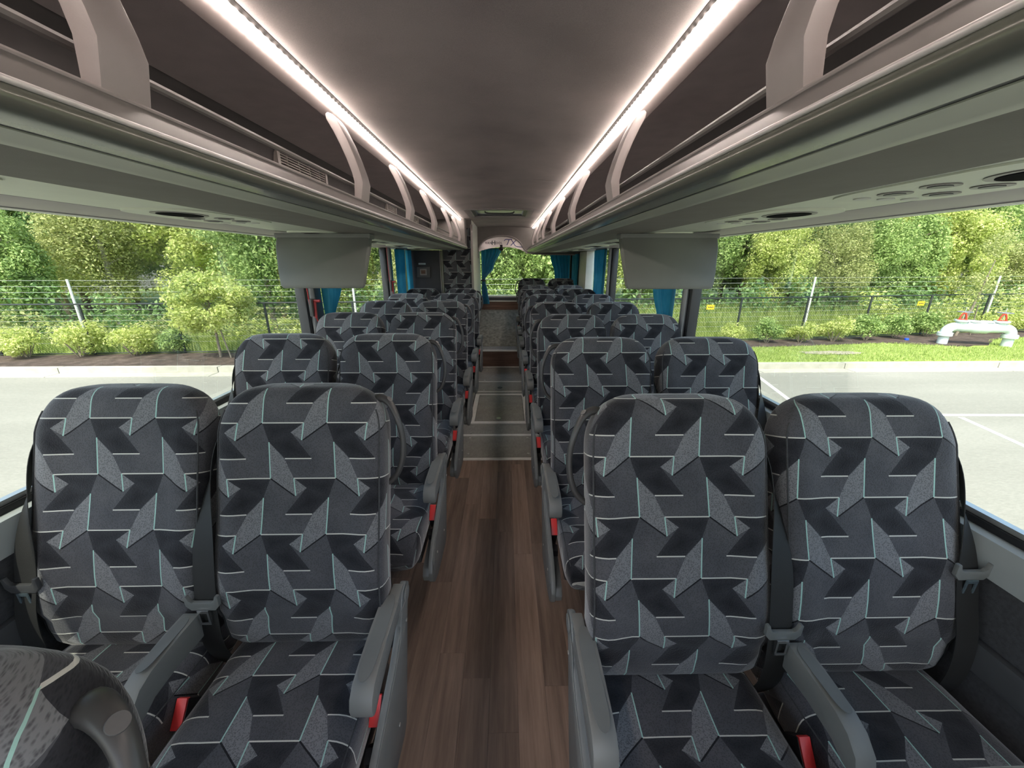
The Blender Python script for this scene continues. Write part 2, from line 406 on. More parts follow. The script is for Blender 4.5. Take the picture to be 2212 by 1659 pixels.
def mulch_y(x): return kerb_y(x) if x < 1 else min(fy(x)-1.1-1.1*math.exp(-((x-14.9)/1.3)**2), kerb_y(x)+max(0, (x-1))*.32)
st(strip('ground_lawn', M['grass'], kerb_y, lambda x: mulch_y(x)+.02, BZ-.2, BZ, [1+i*1.5 for i in range(24)]))
def mb_(x):
    return fy(x)-.05
st(strip('ground_mulch', M['mulch'], mulch_y, mb_, BZ-.2, BZ+.015, [-34+i*1.5 for i in range(47)]))
st(strip('ground_field', M['scrub'], mb_, lambda x: 60, BZ-.2, BZ+.005, [-60+i*4 for i in range(31)]) if False else strip('ground_field', M['scrub'], mb_, lambda x: 60, BZ-.2, BZ+.005, [-34+i*2 for i in range(36)]))
# pale mulch patch on the lawn
pm = MB(); n = 22
pm.add([(9.6+.95*math.cos(2*PI*i/n)*(1+.15*math.sin(5*i)), 10.75+.22*math.sin(2*PI*i/n)*(1+.2*math.sin(3*i)), BZ+.02) for i in range(n)]+[(9.6,10.75,BZ+.05)], [(i,(i+1)%n,n) for i in range(n)])
tag(pm.build('mulch_patch', plain('pale_thatch', (.36,.32,.24), .95, var=.4, scale=30)), kind='structure')
# painted bay lines on the asphalt
for i, (x0,y0,x1,y1) in enumerate(((6.3,9.0,5.6,6.2),(8.35,6.3,7.3,2.5),(7.9,6.42,16,6.3))):
    dx, dy = x1-x0, y1-y0; L = math.hypot(dx,dy); nx, ny = -dy/L*.045, dx/L*.045
    o = MB().prism([(x0+nx,y0+ny),(x1+nx,y1+ny),(x1-nx,y1-ny),(x0-nx,y0-ny)], GZ-.005, GZ+.004, 'z').build('ground_marking', M['paint_line']); st(o)

# ------------------------------------------------------------------ bus shell
Y0, Y1 = -1.6, 6.75
shell = MB()
# floor: slab, planks, hatches
fl = st(MB().box(-1.22, 1.22, Y0, 6.9, -.10, -.012).build('floor', M['black']))
xp_ = -1.2; rs = random.Random(3)
offs = {}
while xp_ < 1.19:
    y = -.9+rs.random()*.6; x1_ = min(xp_+.1, 1.2)
    while y < 2.64:
        L = rs.uniform(.62, .98); y1_ = min(y+L, 2.64)
        if y1_-y > .05:
            o = MB().box(xp_+.0003, x1_-.0003, y+.0003, y1_-.0003, -.012, 0).build('plank', M['wood']); o.parent = fl
        y += L
    xp_ += .1
def fbox(name, mat, x0, x1, y0, y1, z0=-.012, z1=0, bev=0):
    o = MB().box(x0, x1, y0, y1, z0, z1).build(name, mat, bev=bev); o.parent = fl; return o
for (a, b_) in ((2.675,3.065),(3.105,3.325),(4.30,4.64),(4.68,5.36)):
    fbox('floor_panel', M['worn'], -1.2, 1.2, a, b_, z1=.001)
for (a, b_) in ((2.64,2.672),(3.07,3.10),(4.262,4.285),(4.645,4.672)):
    fbox('aluminium_strip', M['floor_trim'], -.62, .62, a, b_, z1=.005)
# access hatch with its frame
fbox('floor_panel', M['worn'], -1.2, -.295, 3.33, 4.25, z1=.001); fbox('floor_panel', M['worn'], .30, 1.2, 3.33, 4.25, z1=.001)
hf = MB(); hf.box(-.285,.29,3.335,3.385,-.012,.006); hf.box(-.285,.29,4.14,4.18,-.012,.006); hf.box(-.285,-.24,3.385,4.14,-.012,.006); hf.box(.245,.29,3.385,4.14,-.012,.006)
o = hf.build('hatch_frame', M['floor_trim']); o.parent = fl
fbox('hatch_panel', M['worn'], -.235, .24, 3.39, 4.135, z1=.003); fbox('floor_panel', M['worn'], -.285, .29, 4.19, 4.26, z1=.001)
o = MB().cyl((-.01,3.45,.003),.022,.008,seg=20).build('hatch_latch', M['alu']); o.parent = fl
o = MB().cyl((-.01,4.42,.001),.03,.003,seg=20).build('floor_plug', M['black']); o.parent = fl
for (x, y) in ((-.24,2.74),(.24,2.74),(-.25,3.03),(.25,3.03),(-.25,3.14),(-.2,4.33),(-.21,4.72),(-.2,5.2)):
    o = MB().cyl((x,y,.001),.011,.003,seg=12).build('floor_screw', M['alu']); o.parent = fl
# step and raised rear block
rs_ = empty('rear_step', (0,5.37,0)); rs_['kind'] = 'structure'
def rbox(name, mat, x0,x1,y0,y1,z0,z1,par):
    o = MB().box(x0,x1,y0,y1,z0,z1).build(name, mat); o.parent = par; o.matrix_parent_inverse = Matrix.Translation(-Vector(par.location)); return o
rbox('step_riser', M['wood_x'], -1.2,1.2,5.37,5.39,0,.235,rs_)
rbox('step_nosing', M['floor_trim'], -.6,.6,5.355,5.40,.236,.252,rs_)
rbox('lower_trim', M['floor_trim'], -.6,.6,5.355,5.368,0,.012,rs_)
rbox('step_tread', M['worn'], -1.2,1.2,5.40,5.70,.18,.245,rs_)
o = MB().prism([(5.66,.245),(5.70,.27),(6.50,.675),(6.62,.68),(6.62,0),(5.66,0)], -.352, 1.2, 'x').build('carpeted_engine_cover', M['carpet_grey'], rs_); o.matrix_parent_inverse = Matrix.Translation(-Vector(rs_.location))
# side walls
for sx, nm in ((-1,'left'),(1,'right')):
    yl = 5.12 if sx < 0 else Y1
    def sb(x0,x1): return (x0*sx, x1*sx) if sx > 0 else (x1*sx, x0*sx)
    wl_ = MB(); a, b_ = sb(1.235, 1.29); wl_.box(a, b_, Y0, 6.9, -.75, .845)
    a, b_ = sb(1.235, 1.29); wl_.box(a, b_, Y0, 6.9, 1.60, 2.14)
    W = st(wl_.build('wall_'+nm, M['body']))
    def wp(name, mat, x0,x1,y0,y1,z0,z1,bev=0):
        a, b_ = sb(x0,x1); o = MB().box(a,b_,y0,y1,z0,z1).build(name, mat, bev=bev); o.parent = W; return o
    wp('sill_panel', M['sill'], 1.195,1.235,Y0,yl,.757,.850,.006)
    wp('side_panel', M['side_carpet'], 1.212,1.235,Y0,yl,.0,.755)
    wp('side_ledge', M['dark_plastic'], 1.19,1.212,Y0,yl,.52,.60,.008)
    wp('heater_duct', M['dark_plastic'], 1.12,1.212,Y0,5.3 if sx>0 else yl,.0,.14,.015)
    wp('header_panel', M['mauve_shell'], 1.005,1.235,Y0,yl if sx<0 else 6.2,1.603,1.625,.004)
    # windows
    wins = ((-1.5,2.49),(2.72,4.27),(4.52,5.12)) if sx < 0 else ((-1.5,2.38),(2.52,4.26),(4.42,5.48))
    for i, (a0, b0) in enumerate(wins):
        wd = empty('window_%d' % (i+1+(3 if sx > 0 else 0)), (sx*1.25, (a0+b0)/2, .85)); st(wd)
        pi_inv = Matrix.Translation(-Vector(wd.location))
        def wb(name, mat, x0,x1,y0,y1,z0,z1):
            q, w_ = sb(x0,x1); o = MB().box(q,w_,y0,y1,z0,z1).build(name, mat); o.parent = wd; o.matrix_parent_inverse = pi_inv; return o
        wb('pane', M['glass'], 1.255,1.261,a0,b0,.87,1.60)
        wb('gasket', M['black'], 1.225,1.27,a0,b0,.851,.868)
        wb('aluminium_rail', M['alu'], 1.232,1.252,a0,b0,.869,.882)
    # pillars between windows
    pl = ((2.49,2.72),(4.27,4.52)) if sx < 0 else ((2.38,2.52),(4.26,4.42))
    for i, (a0, b0) in enumerate(pl):
        P = empty('trim_%d' % (i+1+(2 if sx>0 else 0)), (sx*1.24,(a0+b0)/2,.85)); st(P); inv = Matrix.Translation(-Vector(P.location))
        q, w_ = sb(1.205,1.268)
        o = MB().box(q,w_,a0,b0,.85,1.602).build('pillar', M['frame_dark'], P, bev=.012); o.matrix_parent_inverse = inv
        o = MB().tube([(sx*1.19,a0+.05,.86),(sx*1.19,a0+.05,1.60)],.02,12).build('grey_tube', M['tube_grey'], P); o.matrix_parent_inverse = inv
# pale rear pillar, right side
o = MB().box(1.17,1.285,5.48,6.0,.85,1.602).build('trim_5', M['cream'], bev=.015); st(o)
st(MB().box(1.19,1.285,6.0,6.9,.85,1.602).build('trim_6', M['frame_dark']))
st(MB().box(-1.29,-1.235,5.12,6.9,.845,1.602).build('trim_7', M['body']))
# roof and ceiling
rf = MB()
for q in ((-1.29,1.29,Y0,4.22),(-1.29,1.29,4.76,6.9),(-1.29,-.255,4.22,4.76),(.255,1.29,4.22,4.76)): rf.box(*q,2.10,2.16)
st(rf.build('roof', M['body']))
ce = empty('ceiling', (0,2,1.98)); st(ce)
def ceil_z(x): return CH+.496-.1*x*x
cs = [(-.455+.91*i/12, ceil_z(-.455+.91*i/12)) for i in range(13)]
def cpart(name, pts, y0, y1, mat=M['ceiling'], th=.012):
    o = MB().sheet(pts, th, y0, y1).build(name, mat, ce); o.matrix_parent_inverse = Matrix.Translation(-Vector(ce.location)); return o
cpart('ceiling_panel', cs, Y0, 2.680); 
def sub(a, b_): return [(a+(b_-a)*i/6, ceil_z(a+(b_-a)*i/6)) for i in range(7)]
cpart('ceiling_panel', sub(-.455,-.335), 2.684, 4.845); cpart('ceiling_panel', sub(.335,.455), 2.684, 4.845)
cpart('ceiling_panel', sub(-.335,.335), 2.684, 4.15); cpart('ceiling_panel', cs, 4.85, 6.28)
# roof hatch
rh = empty('roof_hatch', (0,4.5,1.99)); tag(rh, 'rectangular roof hatch with grey frame in the ceiling', 'roof hatch'); inv = Matrix.Translation(-Vector(rh.location))
zc = CH+.482
fr = MB()
for (x0,x1,y0_,y1_) in ((-.355,.355,4.13,4.19),(-.355,.355,4.79,4.85),(-.355,-.29,4.19,4.79),(.29,.355,4.19,4.79)): fr.box(x0,x1,y0_,y1_,zc,zc+.03)
o = fr.build('frame', M['lip'], rh, bev=.006); o.matrix_parent_inverse = inv
fr = MB()
for (x0,x1,y0_,y1_) in ((-.29,.29,4.19,4.22),(-.29,.29,4.76,4.79),(-.29,-.255,4.22,4.76),(.255,.29,4.22,4.76)): fr.box(x0,x1,y0_,y1_,zc+.012,zc+.18)
o = fr.build('well_lining', M['dark_plastic'], rh); o.matrix_parent_inverse = inv
o = MB().box(-.25,.25,4.225,4.755,zc+.035,zc+.039).build('hatch_lid', M['lid'], rh); o.matrix_parent_inverse = inv
o = MB().tube(catmull([(-.16,4.55,zc+.035),(-.12,4.55,zc+.015),(.12,4.55,zc+.015),(.16,4.55,zc+.035)],4),.008,8).build('handle', M['dark_plastic'], rh); o.matrix_parent_inverse = inv

# ------------------------------------------------------------------ luggage racks
def zz(l): return [(a, CH+b) for a, b in l]
oval = [(math.cos(2*PI*i/24), math.sin(2*PI*i/24)) for i in range(24)]
for sx, side, y1r, ledY in ((-1,'left',4.86,4.92),(1,'right',6.10,6.04)):
    def mx(pts): return [(sx*a, b) for a, b in pts]
    rk = empty('luggage_rack', (sx*.8, 2, CH+.13)); inv = Matrix.Translation(-Vector(rk.location))
    tag(rk, 'long overhead luggage rack over the %s-hand seats, open front with a thin rail' % side, 'luggage rack', 'overhead luggage racks')
    def rp(name, mb, mat, bev=0, sub_=None):
        o = mb.build(name, mat, sub_ or rk, bev=bev); o.matrix_parent_inverse = inv if not sub_ else Matrix.Identity(4); return o
    # rounded fascia, chrome bead, lip
    fas = zz([(.395,.156),(.390,.150),(.389,.144),(.392,.138),(.398,.134),(.412,.1315),(.428,.1305),(.442,.130),(.442,.150),(.43,.158)])
    rp('fascia', MB().prism(mx(fas), Y0, y1r, 'y', True), M['fascia'])
    rp('fascia_groove', MB().prism(mx(zz([(.4425,.131),(.452,.131),(.452,.15),(.4425,.15)])), Y0, y1r), M['black'])
    low = zz([(.4525,.1295),(.470,.128),(.488,.1255),(.500,.1235),(.503,.1245),(.503,.145),(.4525,.148)])
    rp('lower_fascia', MB().prism(mx(low), Y0, y1r, 'y', True), M['fascia_lit'])
    rp('chrome_bead', MB().tube([(sx*.3925,Y0,CH+.1575),(sx*.3925,y1r,CH+.1575)],.0036,10), M['bead'])
    lip = zz([(.3925,.160),(.4085,.186),(.412,.190),(.424,.190),(.436,.186),(.436,.160)])
    rp('lip', MB().prism(mx(lip), Y0, y1r, 'y', True), M['lip'])
    rp('lip_edge', MB().tube([(sx*.411,Y0,CH+.1905),(sx*.411,y1r,CH+.1905)],.0032,8), M['bracket'])
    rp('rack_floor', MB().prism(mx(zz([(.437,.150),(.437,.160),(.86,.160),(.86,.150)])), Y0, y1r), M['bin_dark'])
    rp('underside', MB().prism(mx(zz([(.5035,.1245),(.60,.1235),(.715,.125),(.715,.14),(.5035,.14)])), Y0, y1r), M['under'])
    rp('service_channel', MB().prism(mx(zz([(.7155,.126),(.985,.131),(.985,.145),(.7155,.14)])), Y0, y1r), M['service'])
    rp('channel_gap', MB().prism(mx(zz([(.9855,.1315),(1.0045,.1325),(1.0045,.15),(.9855,.15)])), Y0, y1r), M['black'])
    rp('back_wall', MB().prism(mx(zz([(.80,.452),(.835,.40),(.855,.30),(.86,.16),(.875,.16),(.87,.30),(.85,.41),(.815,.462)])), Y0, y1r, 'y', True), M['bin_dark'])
    top = [(.532,.456),(.60,.462),(.68,.464),(.74,.461),(.80,.452)]
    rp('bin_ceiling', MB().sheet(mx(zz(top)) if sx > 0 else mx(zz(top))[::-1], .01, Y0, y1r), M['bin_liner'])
    # end wall
    rp('end_panel', MB().prism(mx(zz([(.40,.135),(.50,.126),(1.22,.13),(1.22,.5),(.5,.5),(.50,.2),(.40,.19)])), y1r, y1r+.02), M['rear_shell'])
    # retaining rail
    rp('retaining_rail', MB().tube([(sx*.458,Y0,CH+.246),(sx*.458,y1r,CH+.246)],.0065,8), M['lip'])
    # brackets
    ys = (-.22,.575,1.43,2.105,2.79,3.65,4.30) if sx < 0 else (-.22,.56,1.395,2.21,3.05,3.87,4.56,5.3)
    for k, y in enumerate(ys):
        hw = .034 if k < 2 else .038
        prof = [(.412,.188),(.406,.215),(.400,.243),(.405,.27),(.418,.315),(.434,.36),(.450,.395),(.462,.418),(.474,.434),(.488,.440),(.496,.434),(.494,.420),(.478,.39),(.461,.352),(.445,.31),(.433,.272),(.429,.245),(.432,.215),(.435,.188)]
        b = MB().prism(mx(zz(prof)), y-hw, y+hw, 'y', True)
        rp('bracket', b, M['bracket'], bev=.004)
    # louvre vents in the bin's back wall
    for y in ((.25,1.92,3.28,4.1) if sx < 0 else (.30,1.9,3.0)):
        Lv = .22 if y < 3 else .13
        vt = MB()
        vt.box(*sorted((sx*.822,sx*.850)), y-Lv, y+Lv, CH+.345, CH+.356); vt.box(*sorted((sx*.822,sx*.850)), y-Lv, y+Lv, CH+.41, CH+.42)
        vt.box(*sorted((sx*.822,sx*.850)), y-Lv, y-Lv+.02, CH+.356, CH+.41); vt.box(*sorted((sx*.822,sx*.850)), y+Lv-.02, y+Lv, CH+.356, CH+.41)
        v = rp('vent', vt, M['vent_white'])
        sl_ = MB()
        for i in range(5): sl_.box(*sorted((sx*.826,sx*.848)), y-Lv+.02, y+Lv-.02, CH+.362+i*.010, CH+.3655+i*.010)
        for i in range(4): sl_.box(*sorted((sx*.826,sx*.848)), y-Lv+.08+i*(2*Lv-.16)/3-.002, y-Lv+.08+i*(2*Lv-.16)/3+.002, CH+.358, CH+.408)
        o = sl_.build('louvre_grille', M['vent_white'], v)
    # passenger service units
    for y in ((.43,1.18,1.98,2.75,3.52,4.28) if sx < 0 else (.60,1.14,1.98,2.75,3.52,4.28,5.0)):
        zt = CH+.1275; xc = .848; L = .20
        pl_ = [(xc+.115*sx*0+a_*.10, b_) for a_, b_ in oval]
        outl = []
        for i in range(28):
            an = 2*PI*i/28; c_, s_ = math.cos(an), math.sin(an)
            outl.append((sx*(xc+.118*math.copysign(abs(c_)**.5, c_)), y+.10+.20*math.copysign(abs(s_)**.5, s_)))
        su = rp('service_unit', MB().prism(outl, zt-.004, zt+.004, 'z', False), M['service'])
        o = MB().prism([(sx*xc+.06*a_, y+.072*b_) for a_, b_ in oval], zt-.0055, zt-.0042, 'z').build('speaker_ring', M['lip'], su)
        o = MB().prism([(sx*xc+.048*a_, y+.060*b_) for a_, b_ in oval], zt-.0066, zt-.0056, 'z').build('speaker_mesh', M['mesh_black'], su)
        for dx, dy in ((-.045,.11),(.045,.11),(-.045,.19),(.045,.19)):
            rr = .026
            rg = MB(); rg.cyl((sx*(xc+dx), y+dy, zt-.0058), rr, .0016, seg=18)
            o = rg.build('air_nozzle_ring', M['lip'], su)
            o = MB().cyl((sx*(xc+dx), y+dy, zt-.0070), rr*.62, .0011, seg=14).build('air_nozzle', M['dark_plastic'], su)
        for dx in (-.05,0,.05):
            o = MB().cyl((sx*(xc+dx), y+.255, zt-.0058), .014, .0016, seg=14).build('reading_light', M['cream'], su)
    # panel joints across the service channel
    # led strip
    ls = empty('led_strip', (sx*.48,2,CH+.47)); linv = Matrix.Translation(-Vector(ls.location))
    tag(ls, 'glowing white led light strip running along the ceiling edge above the %s-hand rack' % side, 'light strip', 'ceiling led strips')
    for nm, pts, mt in (('trim_edge',[(.4555,.474),(.462,.468),(.462,.485),(.4555,.485)],M['lip']),
                    ('lens',[(.4622,.466),(.463,.459),(.467,.4570),(.483,.4570),(.488,.460),(.490,.468),(.490,.480),(.4622,.480)],M['led']),
                    ('reflector',[(.500,.472),(.506,.463),(.531,.452),(.533,.462),(.510,.476)],M['reflector'])):
        o = MB().prism(mx(zz(pts)), Y0, ledY).build(nm, mt, ls); o.matrix_parent_inverse = linv
    # flip down monitor
    yT = 1.95 if sx < 0 else 1.90
    mo = empty('monitor', (sx*.80, yT, CH+.12)); minv = Matrix.Translation(-Vector(mo.location))
    tag(mo, 'grey flip-down video monitor hanging below the %s-hand luggage rack, seen from behind' % side, 'monitor', 'flip-down monitors')
    xi, xo = (.582,1.02) if sx < 0 else (.602,1.058)
    b = MB(); n = 0
    def shell_pts(z, x0, x1, yf, yb): return [(sx*x0,yf,z),(sx*x1,yf,z),(sx*x1,yb,z),(sx*x0,yb,z)]
    rows = [(CH+.118,xi,xo,yT,yT+.05),(CH+.06,xi+.003,xo-.006,yT-.035,yT+.025),(CH-.05,xi+.010,xo-.03,yT-.09,yT-.045),(CH-.105,xi+.014,xo-.042,yT-.112,yT-.075),(CH-.122,xi+.022,xo-.05,yT-.110,yT-.085)]
    for z_, a0, a1, yf, yb in rows: b.v += shell_pts(z_, a0, a1, yf, yb)
    for i in range(len(rows)-1):
        for j in range(4): b.f.append((i*4+j, i*4+(j+1)%4, (i+1)*4+(j+1)%4, (i+1)*4+j))
    b.f += [(0,1,2,3), tuple(len(rows)*4-4+j for j in range(4))]
    o = b.build('housing', M['tv_grey'], mo, bev=.006); o.matrix_parent_inverse = minv
    o = MB().box(*sorted((sx*(xi-.004),sx*(xo+.006))), yT-.008, yT+.06, CH+.10, CH+.1235).build('hinge_bar', M['tv_grey'], mo, bev=.004); o.matrix_parent_inverse = minv
    sc = MB(); sc.add([(sx*(xi+.03),yT+.033,CH+.045),(sx*(xo-.04),yT+.033,CH+.045),(sx*(xo-.06),yT-.050,CH-.085),(sx*(xi+.04),yT-.050,CH-.085)],[(0,1,2,3)])
    sc.add([(sx*(xi+.03),yT+.029,CH+.045),(sx*(xo-.04),yT+.029,CH+.045),(sx*(xo-.06),yT-.054,CH-.085),(sx*(xi+.04),yT-.054,CH-.085)],[(0,1,2,3)])
    o = sc.build('screen', M['black'], mo); o.matrix_parent_inverse = minv
# small dome camera clamped on the right rack
tag(MB().tube(catmull([(.425,2.32,1.665),(.43,2.32,1.69),(.435,2.32,1.715),(.44,2.32,1.73)],3),[.009,.015,.016,.018,.017,.018,.015,.017,.015,.01],12).build('rack_clip', M['black']), 'small black clip hooked on the right rack rail beside a bracket', 'clip')

# ------------------------------------------------------------------ rear of the bus
rw = empty('wall_rear', (0,6.3,0)); st(rw); rinv = Matrix.Translation(-Vector(rw.location))
def rr_(name, mb, mat, bev=0, par=rw):
    o = mb.build(name, mat, par, bev=bev); o.matrix_parent_inverse = rinv if par is rw else Matrix.Identity(4); return o
arch = [(-.355,.04),(-.353,.14),(-.325,.225),(-.27,.29),(-.18,.335),(-.06,.36),(.06,.362),(.16,.345),(.235,.31),(.295,.26),(.335,.20),(.375,.15),(.43,.117),(.52,.105),(.80,.098),(1.2,.095)]
arch = [(p[0], p[1]) for p in catmull([(a,b,0) for a,b in arch],3)]
pb = MB()   # bulkhead with arched opening, as strips from the curve up to the ceiling
n = len(arch)
v = []
for yy in (6.18, 6.22):
    v += [(a, yy, CH+b) for a,b in arch]+[(a, yy, CH+.53) for a,b in arch]
fs = []
for i in range(n-1):
    fs += [(i,i+1,n+i+1,n+i),(2*n+i,3*n+i,3*n+i+1,2*n+i+1),(i,2*n+i,2*n+i+1,i+1)]
fs += [(0,n,3*n,2*n),(n-1,3*n-1,4*n-1,2*n-1)]
pb.add(v, fs); rr_('bulkhead', pb, M['rear_shell'])
rr_('bulkhead_edge', MB().tube([(a,6.175,CH+b) for a,b in arch],.010,8), M['mauve_shell'])
# silver arch panel with lettering
low_ = [(-.345,.135),(-.26,.165),(-.13,.192),(.02,.205),(.15,.198),(.27,.175),(.36,.135),(.40,.10)]
low_ = [(p[0],p[1]) for p in catmull([(a,b,0) for a,b in low_],3)]
top_ = [(a,b) for a,b in arch if a <= .41 and b > .1]
crest = MB().prism([(a,CH+b) for a,b in low_]+[(a,CH+b+.01) for a,b in top_[::-1]], 6.235, 6.245)
cp = crest.build('name_panel', M['mirror']); tag(cp, 'silver arched panel with dark lettering and blue script above the rear window', 'panel')
def text(body, size, loc, mat, name, sx_=1):
    cu = bpy.data.curves.new(name, 'FONT'); cu.body = body; cu.size = size; cu.extrude = .001; cu.align_x = 'CENTER'; cu.align_y = 'CENTER'
    cu.space_character = 1.2; cu.offset = size*.03
    o = bpy.data.objects.new(name, cu); C.objects.link(o); o.location = loc; o.rotation_euler = (R(90),0,0); o.scale = (sx_,1,1); cu.materials.append(mat)
    bpy.context.view_layer.update(); me = bpy.data.meshes.new_from_object(o.evaluated_get(bpy.context.evaluated_depsgraph_get())); loc_, rot_, sc_ = o.location.copy(), o.rotation_euler.copy(), o.scale.copy()
    bpy.data.objects.remove(o, do_unlink=True); o = bpy.data.objects.new(name, me); C.objects.link(o); o.location = loc_; o.rotation_euler = rot_; o.scale = sc_; o.parent = cp; return o
text('VAN', .045, (-.195,6.232,CH+.262), M['letter_dark'], 'lettering'); text('H', .085, (-.118,6.232,CH+.262), M['letter_dark'], 'lettering'); text('OOL', .045, (-.035,6.232,CH+.262), M['letter_dark'], 'lettering')
b = MB()
b.tube(catmull([(.045,6.232,CH+.295),(.07,6.232,CH+.315),(.11,6.232,CH+.312),(.165,6.232,CH+.318)],4),.0055,6)
b.tube(catmull([(.12,6.232,CH+.315),(.105,6.232,CH+.27),(.085,6.232,CH+.235)],4),.0055,6)
b.tube(catmull([(.24,6.232,CH+.315),(.19,6.232,CH+.27),(.145,6.232,CH+.225)],4),.0055,6)
b.tube(catmull([(.155,6.232,CH+.31),(.19,6.232,CH+.26),(.23,6.232,CH+.215),(.33,6.232,CH+.205)],4),.0055,6)
o = b.build('blue_script', M['script_blue'], cp)
dc = MB().tube([(.0,6.15,CH+.235),(.0,6.15,CH+.20),(0,6.148,CH+.185),(0,6.145,CH+.165),(0,6.14,CH+.15)],[.02,.02,.034,.036,.012],14).build('dome_camera', M['black']); tag(dc, 'small black camera under the middle of the arch', 'camera')
# rear window
wz = empty('window_7', (0.4,6.72,.9)); st(wz); w7 = Matrix.Translation(-Vector(wz.location))
for nm, bx, mt in (('pane',(-.36,1.15,6.74,6.746,.915,1.75),M['glass']),('gasket',(-.36,1.2,6.68,6.73,.885,.905),M['alu']),('sill_band',(-.36,1.2,6.62,6.72,.835,.882),M['dark_plastic']),('lower_rail',(-.36,1.2,6.60,6.64,.815,.832),M['alu']),('wood_panel',(-.352,1.2,6.622,6.66,.60,.813),M['wood_x'])):
    o = MB().box(*bx).build(nm, mt, wz); o.matrix_parent_inverse = w7
st(MB().box(-1.29,1.29,6.86,6.90,-.75,.85).build('wall_back', M['body']))
st(MB().box(1.15,1.29,6.70,6.9,.85,2.1).build('wall_corner', M['frame_dark']))
st(MB().box(-1.29,1.29,6.76,6.86,1.75,2.1).build('wall_top', M['body']))
# lavatory cubicle at rear left
lv = empty('lavatory', (-.78,5.1,0)); tag(lv, 'dark lavatory cubicle filling the rear left corner, one panel in arrow-pattern cloth', 'lavatory'); linv = Matrix.Translation(-Vector(lv.location))
def lp(name, mb, mat, bev=0):
    o = mb.build(name, mat, lv, bev=bev); o.matrix_parent_inverse = linv; return o
lp('door', MB().box(-1.2,-.775,5.13,5.17,.0,1.60), M['panel_dark'])
lp('upper_panel', MB().box(-.52,-.42,4.885,5.12,1.62,1.99), M['rear_shell'])
lp('door_frame', MB().box(-.772,-.757,5.105,5.16,.0,1.60), M['lip'], .003)
lp('door_frame', MB().box(-.750,-.735,5.105,5.16,.0,1.60), M['lip'], .003)
b = MB().box(-.73,-.372,5.115,5.15,.0,1.97); b.uv = [(x+.2*y, z) for x,y,z in b.v]; pf = lp('cloth_panel', b, M['fabric']); pf['cloth_u'] = .3; pf['cloth_v'] = .2
lp('side_wall', MB().box(-.37,-.357,5.11,6.70,.0,1.97), M['cream'])
lp('corner_post', MB().box(-.372,-.345,5.095,5.125,.0,1.90), M['mauve_shell'], .004)
lp('header', MB().box(-.73,-.357,5.10,5.14,1.86,1.985), M['rear_shell'])
lp('door_label', MB().box(-1.045,-.955,5.124,5.129,1.425,1.445), M['sticker'])
bx_ = lp('ashtray_box', MB().box(-1.07,-.90,5.11,5.13,1.265,1.40), M['dark_plastic'], .006)
o = MB().box(-1.03,-.945,5.106,5.1095,1.295,1.375).build('ashtray_frame', M['lip'], bx_)
o = MB().box(-1.015,-.96,5.102,5.1055,1.312,1.358).build('ashtray_plate', M['wood_x'], bx_)
for o in bx_.children: o.matrix_parent_inverse = Matrix.Identity(4)

# ------------------------------------------------------------------ curtains
def curtain(path, waves, amp, z_rows, label, tie=None, group=None, nx=48):
    """path: (x0,y0,x1,y1) hang line; z_rows: list of (z, left fraction, right fraction)"""
    x0,y0_,x1,y1_ = path; b = MB(); dx, dy = x1-x0, y1_-y0_; L = math.hypot(dx,dy); px, py = -dy/L, dx/L
    rows = []
    for i in range(len(z_rows)-1):
        for k in range(6):
            t = k/6; s = t*t*(3-2*t); rows.append(tuple(a+(c-a)*(t if j == 0 else s) for j, (a, c) in enumerate(zip(z_rows[i], z_rows[i+1]))))
    rows.append(z_rows[-1])
    for side in (0, 1):
        for z, lf, rf in rows:
            for i in range(nx+1):
                t = i/nx; q = lf+(rf-lf)*t; a = amp*min(1, .35+abs(rf-lf))*math.sin(t*waves*2*PI+z*1.5)+.3*amp*math.sin(t*waves*4.3*PI+2)
                b.v.append((x0+dx*q+px*(a+side*.003), y0_+dy*q+py*(a+side*.003), z))
    W_ = nx+1; H_ = len(rows); K = W_*H_
    for j in range(H_-1):
        for i in range(nx):
            a = j*W_+i; b.f += [(a,a+1,a+W_+1,a+W_),(K+a,K+a+W_,K+a+W_+1,K+a+1)]
    for j in range(H_-1):
        for e in (0, nx): a = j*W_+e; b.f.append((a,a+W_,K+a+W_,K+a))
    for i in range(nx):
        for e in (0, H_-1): a = e*W_+i; b.f.append((a,a+1,K+a+1,K+a))
    c = empty('curtain', ((x0+x1)/2,(y0_+y1_)/2,z_rows[-1][0])); tag(c, label, 'curtain', group)
    inv = Matrix.Translation(-Vector(c.location))
    o = b.build('cloth', M['curtain'], c); o.matrix_parent_inverse = inv
    o = MB().tube([(x0,y0_,z_rows[0][0]+.004),(x1,y1_,z_rows[0][0]+.004)],.006,8).build('rail', M['dark_plastic'], c); o.matrix_parent_inverse = inv
    if tie:
        z, q, mt = tie; x, y = x0+dx*q, y0_+dy*q
        o = MB().tube([(x+px*.03*math.cos(k*PI/8)*1+dx/L*.03*math.sin(k*PI/8), y+py*.03*math.cos(k*PI/8)+dy/L*.03*math.sin(k*PI/8), z) for k in range(17)],.014,8).build('tie_band', mt, c); o.matrix_parent_inverse = inv
    return c
curtain((-1.165,2.68,-1.165,3.05),5,.018,[(1.595,0,1),(1.30,.02,.72),(1.08,0,.25),(.95,0,.16),(.86,.0,.2)],'teal curtain gathered at the pillar beside the third left row',(.99,.08,M['cream']),'teal side curtains')
curtain((-1.165,4.56,-1.165,4.90),5,.016,[(1.595,0,1),(1.2,.05,.85),(.86,.05,.8)],'teal curtain beside the black pillar before the lavatory',None,'teal side curtains')
curtain((-1.15,4.97,-1.13,5.11),3,.014,[(1.595,0,1),(1.2,.1,.9),(.86,.2,1)],'narrow teal curtain against the dark lavatory door',None,'teal side curtains')
